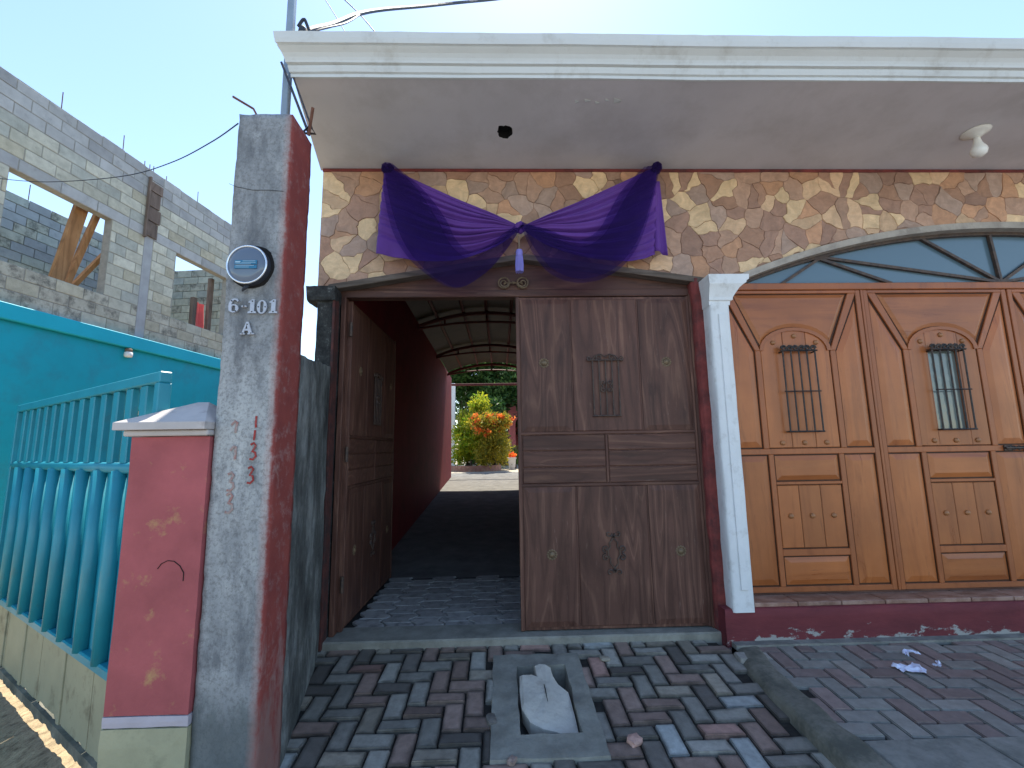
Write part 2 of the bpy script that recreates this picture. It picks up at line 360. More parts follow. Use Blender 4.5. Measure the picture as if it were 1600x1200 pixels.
def cloth_mat():
    k = NT('purple_satin'); v = k.coord(); n = k.noise(v, 220, 2)
    c = k.ramp(k.noise(v, 3, 4), [(.3, (.085, .028, .19)), (.7, (.125, .040, .27))])
    k.out(c, .62, n, .08, .002, .25); k.b.inputs['Sheen Weight'].default_value = .35; k.b.inputs['Sheen Tint'].default_value = (.5, .35, .9, 1)
    k = NT('purple_sheer'); k.out((.030, .016, .085), .75, None, 0, 0, .1)
    tr = k.n('BsdfTransparent'); tr.inputs[0].default_value = (.68, .60, .88, 1); mx = k.n('MixShader'); mx.inputs[0].default_value = .30
    k.l(tr.outputs[0], mx.inputs[1]); k.l(k.b.outputs[0], mx.inputs[2]); k.l(mx.outputs[0], k.t.nodes['Material Output'].inputs[0])
    plain('tassel_thread', (.22, .20, .55), .7, .15, 60, .3, 200, stretch=(1, 1, .1))
    plain('tassel_cord', (.20, .14, .10), .8)
cloth_mat()
def leaf_mat(name, a, b, trans=.5):
    k = NT(name); g = k.n('NewGeometry'); c = k.ramp(g.outputs['Random Per Island'], [(0, a), (1, b)])
    k.l(c, k.b.inputs['Base Color']); k.b.inputs['Roughness'].default_value = .5; k.b.inputs['Specular IOR Level'].default_value = .3
    t = k.n('BsdfTranslucent'); k.l(c, t.inputs[0]); mx = k.n('MixShader'); mx.inputs[0].default_value = trans
    k.l(k.b.outputs[0], mx.inputs[1]); k.l(t.outputs[0], mx.inputs[2]); k.l(mx.outputs[0], k.t.nodes['Material Output'].inputs[0])
leaf_mat('croton_leaf', (.16, .30, .02), (.55, .50, .03)); leaf_mat('flower_leaf', (.16, .20, .03), (.55, .42, .04))
leaf_mat('orange_petal', (.80, .13, .03), (.85, .30, .06)); leaf_mat('tree_leaf', (.035, .10, .025), (.09, .17, .04), .4); leaf_mat('palm_leaf', (.06, .14, .03), (.14, .22, .05), .4)
m = MATS

# ================================================================== SETTING
struct(MB().add([(-400, -400, -.15), (400, -400, -.15), (400, 400, -.15), (-400, 400, -.15)], [(0, 1, 2, 3)]).build('street', m['street_dust']))
# yard floor by the turquoise gate: trodden earth with small undulations
def yardz(u, v):
    x = -9+u*7.78; y = 1.2+v*12; return (x, y, -.132+.012*noise.noise((x*3, y*3, 0)))
struct(MB().grid(60, 60, yardz).build('yard', m['yard_dirt'], smooth=True))
# bed under the apron pavers (left open where the drain sits)
DX0, DX1, DY0, DY1 = -.075, .57, 2.62, 3.66
ap = MB()
for x0, x1, y0, y1 in ((-1.5, DX0, .6, 3.92), (DX1, 1.72, .6, 3.92), (DX0, DX1, DY1, 3.92), (DX0, DX1, .6, DY0)):
    b = MB.box(ap, x0, x1, y0, y1, 0, 0); vs = ap.v[-8:]
    for i, q in enumerate(vs): q.z = rampz(q.y)-.022 if i > 3 else -.5
apron = struct(ap.build('apron', m['bed_sand']))
PL, PW = .25, .125
def paver_mesh(i, mats, L=PL, W=PW, prefix='paver'):
    bm = bmesh.new(); bmesh.ops.create_cube(bm, size=1)
    for q in bm.verts: q.co = Vector((q.co.x*(L-.010+rnd(-.003, .002)), q.co.y*(W-.010+rnd(-.003, .002)), q.co.z*.06))
    bmesh.ops.bevel(bm, geom=bm.edges[:], offset=.006, segments=2, affect='EDGES')
    for q in bm.verts: q.co.z += .003*noise.noise(q.co*16+Vector((i*7, 0, 0)))
    me = bpy.data.meshes.new('paver'); bm.to_mesh(me); bm.free(); me.materials.append(mats[i % len(mats)])
    for p in me.polygons: p.use_smooth = False
    return me
def herring(x0, x1, y0, y1, w):
    for a in range(int((x1-x0)/w)+3):
        for b in range(int((y1-y0)/w)+3):
            c = (a-b) % 4
            if c == 0: yield x0+(a+1)*w, y0+(b+.5)*w, 0
            elif c == 3: yield x0+(a+.5)*w, y0+(b+1)*w, 1
PAV = [paver_mesh(i, [m['paver_%d' % j] for j in (0, 1, 2, 3, 0, 4, 5, 7, 1, 3, 2, 6, 4, 7, 1, 0)]) for i in range(32)]
tilt = math.atan(RSL)
def wallx(y): return -1.17-.2*(y-2.62) if y > 2.62 else -1.165
BROKEN = {(.62, 2.74): 1}
for cx, cy, o in herring(-1.62, 1.75, 2.0, 3.8, PW):
    hx, hy = (PL/2, PW/2) if not o else (PW/2, PL/2)
    if cx+hx < wallx(cy)+.01 or cx+hx > 1.84 or cy-hy > 3.815: continue
    if cx+hx > DX0+.12 and cx-hx < DX1-.10 and cy+hy > DY0+.16 and cy-hy < DY1-.12: continue
    me = random.choice(PAV); q = link('paver', me, apron)
    q.location = (cx, cy, rampz(cy)-.03+rnd(-.003, .003)); q.rotation_euler = (tilt+R(rnd(-.9, .9)), R(rnd(-.9, .9)), R(90*o+rnd(-1.2, 1.2)+180*random.choice((0, 1))))
    if o: q.rotation_euler = (Matrix.Rotation(tilt+R(rnd(-.9, .9)), 3, 'X') @ Matrix.Rotation(R(90+rnd(-1.2, 1.2)), 3, 'Z')).to_euler()
# sidewalk on the right, level, with its kerb and a concrete strip along the street
sw = MB().box(1.80, 9, 2.42, 3.80, -.4, .05-.022); sidewalk = struct(sw.build('sidewalk', m['bed_sand']))
WP = [paver_mesh(i, [m['walk_paver_%d' % j] for j in range(5)]) for i in range(20)]
rot = R(-4)
for cx, cy, o in herring(1.5, 5.4, 2.2, 4.1, PW):
    dx, dy = cx-2, cy-3.8
    x = 2+dx*math.cos(rot)-dy*math.sin(rot); y = 3.8+dx*math.sin(rot)+dy*math.cos(rot)
    if not (1.83 < x < 5.3 and 2.50 < y < 3.70): continue
    q = link('paver', random.choice(WP), sidewalk); q.location = (x, y, .05-.03+rnd(-.0015, .0015)); q.rotation_euler = (R(rnd(-.3, .3)), R(rnd(-.3, .3)), rot+R(90*o+rnd(-.5, .5)))
def kerbfn(u, v):
    y = 1.0+u*2.86; prof = ((1.68, -.5), (1.68, .015), (1.70, .040), (1.73, .052), (1.84, .057), (1.86, .050), (1.86, -.4))
    t = v*6; i = min(5, int(t)); f = t-i; a, b = prof[i], prof[i+1]
    x = a[0]+(b[0]-a[0])*f; z = a[1]+(b[1]-a[1])*f
    bend = .16*max(0, (y-3.0)/.86)**2+.02
    k = 1 if z > -.1 else 0
    return (x+bend+k*.016*noise.noise((y*4, z*9, 1)), y, z+k*.010*noise.noise((y*5, x*7, 4)))
kb = struct(MB().grid(80, 18, kerbfn).build('kerb', m['kerb_concrete'], smooth=True))
fl = MB()
for i in range(6):
    x = 1.88+i*.62; MB.bbox(fl, x, x+.61, 1.7, 2.545+.01*math.sin(i*4), -.3, .052+.002*math.sin(i*9), .008)
struct(fl.build('street_edging', m['flag_concrete']))
# gutter fillet where the plinth meets the pavers
struct(MB().prism([(1.80, -.1), (9, -.1), (9, .064), (1.80, .064)], 3.655, 3.74).build('pavement', m['flag_concrete']))
# threshold of the dark gate
th = MB().bbox(-1.47, 1.80, 3.82, 4.13, -.3, .101, .012)
for q in th.v: q.z += .006*noise.noise(q.co if hasattr(q, 'co') else q*2)
struct(th.build('threshold', m['drain_concrete']))

# ================================================================== MAIN BUILDING
house = thing('rose_trimmed_house', 'low house with white cornice, stone clad wall and two arched gateways', 'house', (2, 3.9, 0))
house.name = 'stone_clad_house'
AC, AR, ASP, ARISE = 4.79, 6.79, 3.085, .56
def archz(x):
    dx = abs(x-AC)
    return ASP+ARISE-(AR-math.sqrt(AR*AR-dx*dx)) if dx < 2.72 else -1
def gablez(x):
    if -1.50 < x < .215: return 3.04+(x+1.50)/(1.715)*.29
    if .215 <= x < 1.905: return 3.33-(x-.215)/1.69*.245
    return -1
def bottomz(x):
    if x < -1.44: return 3.04
    return max(gablez(x), archz(x), .05 if not (1.905 <= x <= 2.07) else 3.0)
xs = sorted(set([-1.62, -1.5, -1.4401, .215, 1.90, 1.91, 2.06, 2.08, 9.2]+[-1.4+i*.1 for i in range(33)]+[2.1+i*.1 for i in range(54)]+[7.51, 7.6]))
wall = MB()
for a, b in zip(xs, xs[1:]):
    za, zb = bottomz(a+1e-4), bottomz(b-1e-4)
    if a >= 7.5: za = zb = .05
    wall.add([(a, 3.9, za), (b, 3.9, zb), (b, 3.9, 4.25), (a, 3.9, 4.25), (a, 4.12, za), (b, 4.12, zb), (b, 4.12, 4.25), (a, 4.12, 4.25)],
             [(0, 1, 2, 3), (5, 4, 7, 6), (1, 0, 4, 5)]+([(0, 3, 7, 4)] if a == xs[0] else []))
wall = wall.build('wall', m['mortar'], house)
# stone cladding: every stone its own piece, irregular outline, cut along the arch and the gable
random.seed(21)
x0, x1, z0, z1 = -1.62, 5.75, 3.03, 4.185
sites = []
nx, nz = 42, 8
for i in range(nx):
    for j in range(nz):
        sites.append(((x0+(i+.5+rnd(-.62, .62)+(.25 if j % 2 else -.25))*(x1-x0)/nx), z0+(j+.5+rnd(-.62, .62))*(z1-z0)/nz))
def clip(poly, p, nrm):                                # keep the side the normal points to
    out = []
    for i in range(len(poly)):
        a, b = poly[i], poly[(i+1) % len(poly)]
        da = (a[0]-p[0])*nrm[0]+(a[1]-p[1])*nrm[1]; db = (b[0]-p[0])*nrm[0]+(b[1]-p[1])*nrm[1]
        if da >= 0: out.append(a)
        if da*db < 0: t = da/(da-db); out.append((a[0]+(b[0]-a[0])*t, a[1]+(b[1]-a[1])*t))
    return out
def area(p): return .5*sum(p[i][0]*p[(i+1) % len(p)][1]-p[(i+1) % len(p)][0]*p[i][1] for i in range(len(p)))
SM = [m['stone_%d' % i] for i in (0, 1, 1, 2, 5, 5, 4, 4, 3, 3, 3, 6, 6, 0, 2, 1)]
for s in sites:
    poly = [(x0, z0), (x1, z0), (x1, z1), (x0, z1)]
    for t in sites:
        if t is s or abs(t[0]-s[0]) > .9: continue
        mid = ((s[0]+t[0])/2, (s[1]+t[1])/2); poly = clip(poly, mid, (s[0]-t[0], s[1]-t[1]))
        if len(poly) < 3: break
    if len(poly) < 3: continue
    cx = sum(p[0] for p in poly)/len(poly)
    if -1.55 < cx < 1.95:
        if cx < .215: sl_ = .29/1.715; p = (.215, 3.335)
        else: sl_ = -.245/1.69; p = (.215, 3.335)
        poly = clip(poly, p, (-sl_, 1))
    if len(poly) >= 3 and cx > 1.95:
        xx = max(2.075, min(cx, 7.5)); zz = archz(xx)+.01; d = (AC-xx)/math.sqrt(AR*AR-(AC-xx)**2); poly = clip(poly, (xx, zz), (-d, 1))
        if cx < 2.3 and len(poly) >= 3: poly = clip(poly, (0, 3.09), (0, 1))
    if len(poly) < 3 or area(poly) < .0016: continue
    # wobble the edges
    fine = []
    for i in range(len(poly)):
        a, b = Vector(poly[i]), Vector(poly[(i+1) % len(poly)]); L = (b-a).length; n = max(1, int(L/.035))
        for q in range(n): fine.append(a+(b-a)*(q/n))
    g = Vector((sum(p.x for p in fine)/len(fine), sum(p.y for p in fine)/len(fine)))
    wob = []
    for p in fine:
        w_ = Vector((noise.noise((p.x*11, p.y*11, 3)), noise.noise((p.x*11, p.y*11, 8))))*.042
        e = p+w_
        if p.y < z0+.002 or p.y > z1-.002 or abs(p.x-x0) < .002: e = p
        dv = g-e; wob.append(e+dv*min(.3, .0016/max(.02, dv.length)))
    n = len(wob); d = rnd(.005, .010)
    inn = [q+(g-q)*min(.3, .0022/max(.02, (g-q).length)) for q in wob]
    tx, tz = rnd(-.03, .03), rnd(-.03, .03)
    mb = MB().add([(q.x, 3.902, q.y) for q in wob]+[(q.x, 3.9-d+.004, q.y) for q in wob]+[(q.x, 3.9-d+(q.x-g.x)*tx+(q.y-g.y)*tz, q.y) for q in inn],
         [[i, (i+1) % n, n+(i+1) % n, n+i] for i in range(n)]+[[n+i, n+(i+1) % n, 2*n+(i+1) % n, 2*n+i] for i in range(n)]+[list(range(2*n, 3*n))])
    mb.build('stone', random.choice(SM), wall)
# dark red line of mortar under the soffit
MB().box(-1.62, 9, 3.885, 3.899, 4.17, 4.198).build('red_strip', m['red_jamb'], house)
# plaster trim round the big arch
at = MB()
pts = [(AC+2.72*t, ) for t in [(-1+2*i/48) for i in range(49)]]
for i in range(48):
    xa, xb = pts[i][0], pts[i+1][0]
    za, zb = archz(max(2.0705, min(7.509, xa))), archz(max(2.0705, min(7.509, xb)))
    th_ = .055
    at.add([(xa, 3.87, za-th_), (xb, 3.87, zb-th_), (xb, 3.87, zb+.006), (xa, 3.87, za+.006), (xa, 4.0, za-th_), (xb, 4.0, zb-th_), (xb, 3.95, zb+.006), (xa, 3.95, za+.006)],
           [(0, 1, 2, 3), (0, 4, 5, 1), (3, 2, 6, 7)])
at.build('arch_trim', m['arch_trim_plaster'], house)
# soffit slab, its damaged lamp hole, cornice
def sofz(y): return 4.2+.04*(3.92-y)/1.02
HX, HY = .075, 3.417
sf = MB()
def sq(x0, x1, y0, y1):
    sf.add([(x0, y0, sofz(y0)), (x0, y1, sofz(y1)), (x1, y1, sofz(y1)), (x1, y0, sofz(y0))], [(0, 1, 2, 3)])
xl = lambda y: -1.45-.2*(y-2.9)/1.02
ya, yb = HY-.12, HY+.12; xa, xb = HX-.12, HX+.12
for p, q in ((2.9, ya), (ya, yb), (yb, 3.92)):
    sf.add([(xl(p), p, sofz(p)), (xl(q), q, sofz(q)), (xa, q, sofz(q)), (xa, p, sofz(p))], [(0, 1, 2, 3)])
    sq(xb, 9.2, p, q)
sq(xa, xb, 2.9, ya); sq(xa, xb, yb, 3.92)
N = 24; ring = []; hole = []
for i in range(N):
    a = 2*math.pi*i/N; c, s_ = math.cos(a), math.sin(a); k_ = .12/max(abs(c), abs(s_))
    ring.append((HX+c*k_, HY+s_*k_)); r_ = (.068+.02*noise.noise((c*2.2, s_*2.2, 5)))*(1 if c < .3 else .92); hole.append((HX+c*r_*1.0, HY+s_*r_*1.15))
b0 = len(sf.v)
sf.add([(x, y, sofz(y)) for x, y in ring]+[(x, y, sofz(y)) for x, y in hole]+[(x, y, sofz(y)+.002) for x, y in hole],
       [[(i+1) % N, i, N+i, N+(i+1) % N] for i in range(N)]+[[N+(i+1) % N, N+i, 2*N+i, 2*N+(i+1) % N] for i in range(N)])
sf.add([(xl(2.9), 2.9, 4.24), (xl(3.92), 3.92, 4.2), (xl(3.92), 3.92, 4.47), (xl(2.9), 2.9, 4.47)], [(0, 1, 2, 3)])
soffit = sf.build('soffit', m['soffit_paint'], house)
MB().add([(x, y, sofz(y)+.0018) for x, y in hole]+[(x, y, sofz(y)+.07) for x, y in hole], [[(i+1) % N, i, N+i, N+(i+1) % N] for i in range(N)]+[list(range(2*N-1, N-1, -1))]).build('lamp_hole', m['hole_dark'], house, label='broken dark hole in the soffit')  # near-black colour paints in the unlit inside of this shallow recess
for x, y, a, b in ((.70, 3.08, .05, .012), (.78, 3.10, .04, .01), (.93, 3.08, .06, .022), (.85, 3.075, .03, .008), (.62, 3.09, .03, .012)):
    fk = MB(); fk.add([(x-a/2, y-b, sofz(y)-.002), (x+a/2, y-b*.6, sofz(y)-.012), (x+a/2*.8, y+b, sofz(y)-.004), (x-a/2*.7, y+b*1.2, sofz(y)-.006),
                       (x-a/2, y-b, sofz(y)), (x+a/2, y-b*.6, sofz(y)-.0105), (x+a/2*.8, y+b, sofz(y)), (x-a/2*.7, y+b*1.2, sofz(y))],
                       [(3, 2, 1, 0), (4, 5, 6, 7), (0, 1, 5, 4), (1, 2, 6, 5), (2, 3, 7, 6), (3, 0, 4, 7)]); fk.build('paint_flake', m['cornice_paint'], soffit)
prof = [(2.9, 4.238), (2.885, 4.238), (2.882, 4.258), (2.888, 4.264), (2.872, 4.268), (2.862, 4.292), (2.858, 4.306), (2.866, 4.311), (2.842, 4.315), (2.838, 4.328),
        (2.829, 4.345), (2.812, 4.365), (2.79, 4.381), (2.779, 4.389), (2.786, 4.394), (2.768, 4.398), (2.758, 4.43), (2.750, 4.468), (2.770, 4.482), (3.2, 4.49)]
cx_ = [-1.53]+[-1.40+i*.08 for i in range(133)]
cn = MB()
for i, x in enumerate(cx_):
    for j, (y, z) in enumerate(prof):
        xx = x if i else -1.452-(2.9-y)*.52
        dz = .0045*noise.noise((x*.9, 1, 0))+.0022*noise.noise((x*3.1, j*.2, 3))
        top = .004*noise.noise((x*14, 2, 9)) if j in (17, 18) else 0
        if j == 18 and noise.noise((x*5, 4, 2)) > .34: top -= .009
        cn.v.append(Vector((xx, y+.0025*noise.noise((x*1.7, j*.3, 6)), z+dz*(1 if j < 19 else 0)+top)))
n = len(prof)
cn.f = [[i*n+j, (i+1)*n+j, (i+1)*n+j+1, i*n+j+1] for i in range(len(cx_)-1) for j in range(n-1)]+[list(range(n-1, -1, -1))]
cn.build('cornice', m['cornice_paint'], house)
MB().box(-1.44, 9.2, 2.95, 4.3, 4.30, 4.46).build('roof_slab', m['flag_concrete'], house)
MB().box(1.5, 9.2, 4.3, 9, 4.25, 4.45).build('roof_slab', m['flag_concrete'], house)
MB().box(9.0, 9.2, 4.12, 9, 0, 4.25).box(1.5, 9.0, 8.8, 9, 0, 4.25).box(1.30, 1.5, 4.12, 16.3, 0, 4.9).build('inner_wall', m['tunnel_red'], house)
MB().box(1.5, 9, 4.1, 8.8, -.1, .30).build('garage_floor', m['tunnel_floor'], house)
# plinth, sill tiles, pilaster with moulded capital, red jamb
pl = MB(); 
def plf(u, v):
    x = 1.765+u*7.2; pr = ((3.745, -.2), (3.732, .06), (3.728, .285), (3.742, .30), (4.04, .302)); t = v*4; i = min(3, int(t)); f = t-i
    a, b = pr[i], pr[i+1]; y = a[0]+(b[0]-a[0])*f; z = a[1]+(b[1]-a[1])*f
    return (x, y+.006*noise.noise((x*4, z*8, 2)), z+.004*noise.noise((x*3, 1, y)))
pl.grid(90, 16, plf); pl.add([(1.765, 3.745, -.2), (1.765, 4.1, -.2), (1.765, 4.1, .302), (1.765, 3.728, .302)], [(3, 2, 1, 0)])
pl.build('plinth', m['plinth_red'], house, True)
for i in range(10):
    MB().bbox(2.03+i*.36, 2.03+i*.36+.352, 3.765, 4.04, .300, .332, .004).build('sill_tile', m['tan_sill_tile'], house)
pb = MB(); pz = [.28+i*.131 for i in range(21)]
def pilf(u, v):
    z = .28+v*2.58; t = u*5; pr = ((1.835, 3.92), (1.832, 3.725), (1.842, 3.712), (1.995, 3.712), (2.006, 3.724), (2.01, 3.95)); i = min(4, int(t)); f = t-i
    x = pr[i][0]+(pr[i+1][0]-pr[i][0])*f; y = pr[i][1]+(pr[i+1][1]-pr[i][1])*f
    return (x+.006*noise.noise((z*3, u*3, 1)), y+.004*noise.noise((z*4, u*4, 6)), z)
pil = pb.grid(15, 46, pilf).build('pilaster', m['pilaster_paint'], house, True)
MB().bbox(1.90, 1.955, 3.700, 3.715, .45, 2.72, .003).build('panel_strip', m['pilaster_paint'], pil)
cp = MB(); cprof = [(.0, 2.80), (.004, 2.835), (.022, 2.842), (.026, 2.868), (.045, 2.90), (.075, 2.945), (.11, 2.975), (.13, 2.985), (.135, 3.005), (.155, 3.015), (.16, 3.06)]
for o_, z in cprof:
    f = min(.06, o_*.6)
    cp.v += [Vector((1.828-o_*.08, 3.96, z)), Vector((1.828-o_*.08, 3.712-f, z)), Vector((2.01+o_, 3.712-f, z)), Vector((2.01+o_, 3.96, z))]
cp.f = [[i*4+j, i*4+j+1, (i+1)*4+j+1, (i+1)*4+j] for i in range(len(cprof)-1) for j in range(3)]+[[40, 41, 42, 43]]
cp.build('capital', m['pilaster_paint'], pil)
def jamb(u, v):
    z = .05+v*3.05; t = u*3; pr = ((1.752, 4.05), (1.752, 3.865), (1.775, 3.84), (1.84, 3.845)); i = min(2, int(t)); f = t-i
    x = pr[i][0]+(pr[i+1][0]-pr[i][0])*f; y = pr[i][1]+(pr[i+1][1]-pr[i][1])*f
    return (x+.012*noise.noise((z*6, u*2, 4)), y+.012*noise.noise((z*7, u*3, 8)), z)
MB().grid(12, 60, jamb).build('jamb', m['red_jamb'], house, True)
# left jamb column, black with lichen, with its little lintel over to the pillar
lc = MB()
def colf(u, v):
    z = 0+v*3.03; t = u*3; pr = ((-1.60, 4.08), (-1.575, 3.80), (-1.425, 3.80), (-1.425, 4.08)); i = min(2, int(t)); f = t-i
    x = pr[i][0]+(pr[i+1][0]-pr[i][0])*f; y = pr[i][1]+(pr[i+1][1]-pr[i][1])*f
    return (x+.008*noise.noise((z*6, u*3, 2)), y+.006*noise.noise((z*5, u*3, 7)), z)
lc.grid(12, 50, colf).build('jamb_column', m['mossy_column'], house, True)
MB().bbox(-1.442, -1.42, 3.79, 3.9, .05, 3.0, .004).build('jamb_edge', m['dark_red'], house)

# ================================================================== DARK DOUBLE GATE
dg = thing('wooden_double_gate', 'dark brown wooden double gate under the purple drape, one leaf open', 'gate', (.2, 3.9, .1))
MB().prism([(-1.43, 2.966), (1.78, 2.966), (1.84, 3.085), (.215, 3.29), (-1.43, 3.05)], 3.945, 4.03).build('header_panel', m['dark_wood_cross'], dg)
MB().bbox(-1.43, 1.79, 3.925, 3.95, 2.962, 3.03, .005).build('header_rail', m['dark_wood_cross'], dg)
def strip(mb, a, b, wd, y0, y1):
    a, b = Vector(a), Vector(b); d = (b-a).normalized(); n_ = Vector((-d.y, d.x))*wd
    mb.prism([tuple(a), tuple(b), tuple(b+n_), tuple(a+n_)], y0, y1); return mb
bev(strip(MB(), (-1.50, 3.005), (.215, 3.285), .055, 3.84, 4.05).build('gable_trim', m['grey_wood'], dg), .008)
bev(strip(MB(), (.217, 3.285), (1.92, 3.045), .055, 3.845, 4.05).build('gable_trim', m['grey_wood'], dg), .008)
MB().bbox(-1.415, -1.372, 3.92, 4.0, .10, 2.97, .005).build('jamb_post', m['dark_wood'], dg)
MB().bbox(1.735, 1.76, 3.90, 4.0, .10, 2.97, .005).build('jamb_post', m['dark_wood'], dg)
def spiral(cx, cz, r0, r1, a0, a1, n=14):
    return [(cx+(r0+(r1-r0)*i/n)*math.cos(a0+(a1-a0)*i/n), cz+(r0+(r1-r0)*i/n)*math.sin(a0+(a1-a0)*i/n)) for i in range(n+1)]
def wire(mb, pts, y, r, n=5): mb.tube([(p[0], y, p[1]) for p in pts], r, n); return mb
hm = MB()
for s_ in (-1, 1):
    wire(hm, spiral(.135+s_*.085, 3.09, .05, .05, 0, 6.283), 3.915, .008)
    wire(hm, spiral(.135+s_*.085, 3.09, .042, .008, math.pi*(s_ > 0), math.pi*(s_ > 0)+s_*8), 3.915, .007)
wire(hm, [(.05, 3.09), (.22, 3.09)], 3.915, .007)
hm.lathe([(.014, 0), (.014, .012), (.004, .02)], (.135, 3.92, 3.09), 'y', 8).build('scroll_ornament', m['old_brass'], dg)

def leaf_local(M, side, mir):
    """one leaf of 1.6 m; x runs from the hinge to the free edge, mir flips it for the right leaf"""
    f = -1 if mir else 1
    def B(mb, xa, xb, ya, yb, za, zb, b=.004):
        xa, xb = sorted((f*xa, f*xb)); mb.bbox(xa, xb, ya, yb, za, zb, b); return mb
    W = 1.585; Z0, Z1 = .108, 2.955
    leaf = B(MB(M), 0, W, 0, .05, Z0, Z1).build('leaf', m['dark_wood'], dg, label=('closed right leaf with carved grain and iron grille' if mir else 'open left leaf swung into the passage'))
    def P(xa, xb, za, zb, mat, raised=False, y=0.0, nm='panel'):
        mb = MB(M)
        pa, pb = sorted((f*xa, f*xb)); poly = [(pa, za), (pb, za), (pb, zb), (pa, zb)]
        if raised: mb.raised(poly, -.010, .045, .010, .002)
        else: mb.raised(poly, -.008, .006, .004, .002)
        return mb.build(nm, m[mat], leaf)
    A = (0, .03, .485, .50, 1.07, 1.085, 1.56)              # columns from the hinge
    for za, zb in ((1.735, 2.93), (.135, 1.262)):
        P(.03, .476, za, zb, 'dark_wood', True); P(1.105, 1.548, za, zb, 'dark_wood', True); P(.492, 1.09, za, zb, 'dark_wood', nm='board')
        for q in (.484, 1.0975):
            B(MB(M), q-.007, q+.007, -.006, .001, za, zb, .002).build('bead', m['dark_wood'], leaf)
    for xa, xb in ((.03, .80), (.83, 1.548)):
        for k_ in range(3):
            za = 1.292+k_*.139; P(xa, xb, za, za+.132, 'dark_wood_cross', nm='board')
    for za, zb in ((1.264, 1.290), (1.708, 1.733)): B(MB(M), .02, W-.02, -.016, .001, za, zb, .004).build('rail', m['dark_wood_cross'], leaf)
    B(MB(M), .805, .825, -.014, .001, 1.292, 1.706, .003).build('muntin', m['dark_wood'], leaf)
    B(MB(M), W-.028, W+.004, -.014, .002, Z0, Z1, .004).build('stile', m['dark_wood'], leaf)
    B(MB(M), .0, .028, -.012, .002, Z0, Z1, .004).build('stile', m['dark_wood'], leaf)
    for x, z in ((.245, 2.342), (1.345, 2.342), (.225, .714), (1.32, .706)):
        mb = MB(M); mb.lathe([(.026, 0), (.026, .008), (.016, .016), (.006, .02)], (f*x, -.016, z), 'y', 12)
        for k_ in range(12):
            a = 2*math.pi*k_/12; c, s_ = math.cos(a), math.sin(a)
            mb.lathe([(.0095, 0), (.0105, .005), (.004, .009)], (f*x+c*.036, -.015, z+s_*.036), 'y', 7)
        mb.build('rosette', m['old_brass'], leaf)
    # small iron grille with scroll crest
    g = MB(M); gx = f*.80
    for k_ in range(5): wire(g, [(gx-.115+k_*.0575, 1.865), (gx-.115+k_*.0575, 2.355)], -.03, .006)
    wire(g, [(gx-.125, 1.865), (gx+.125, 1.865)], -.03, .007); wire(g, [(gx-.16, 2.36), (gx+.16, 2.36)], -.032, .007)
    for s_ in (-1, 1):
        wire(g, spiral(gx+s_*.055, 2.385, .032, .006, -math.pi/2, -math.pi/2+s_*8.5), -.032, .0055)
        wire(g, spiral(gx+s_*.14, 2.372, .022, .006, math.pi/2, math.pi/2-s_*7), -.032, .0055)
        wire(g, [(gx+s_*.118, 2.362), (gx+s_*.09, 2.40), (gx+s_*.04, 2.415), (gx, 2.39)], -.032, .0055)
        for t_ in (-1, 1): wire(g, spiral(gx+s_*.028, 2.125+t_*.03, .026, .005, -t_*math.pi/2, -t_*math.pi/2+s_*t_*7.5), -.038, .0055)
    g.build('grille', m['gate_iron'], leaf)
    mb = MB(M); gx = f*.795; zc = .71
    for s_ in (-1, 1):
        wire(mb, [(gx, zc+.125), (gx+s_*.035, zc+.08), (gx+s_*.03, zc+.05), (gx+s_*.05, zc+.02), (gx+s_*.05, zc-.02), (gx+s_*.03, zc-.05), (gx+s_*.035, zc-.08), (gx, zc-.125)], -.018, .0065)
        for t_ in (-1, 1):
            wire(mb, spiral(gx+s_*.07, zc+t_*.035, .03, .006, -t_*math.pi/2, -t_*math.pi/2+s_*t_*7.5), -.018, .0065)
            wire(mb, spiral(gx+s_*.038, zc+t_*.158, .03, .006, math.pi/2*(1+s_)-s_*0+math.pi*0, math.pi/2*(1+s_)+s_*t_*5.5), -.018, .0065)
            mb.lathe([(.014, 0), (.014, .012), (.004, .018)], (gx, -.012, zc+t_*.135), 'y', 8)
    mb.build('scroll_ornament', m['gate_iron'], leaf)
    for z in (.42, 1.5, 2.62):
        mb = MB(M); mb.lathe([(.016, 0), (.016, .13)], (-f*.008, -.004, z), 'z', 8); mb.build('hinge', m['gate_iron'], leaf)
leaf_local(Matrix.Translation((1.742, 3.93, 0)), 'right', True)
leaf_local(Matrix.Translation((-1.345, 4.0, 0)) @ Matrix.Rotation(R(89), 4, 'Z'), 'left', False)

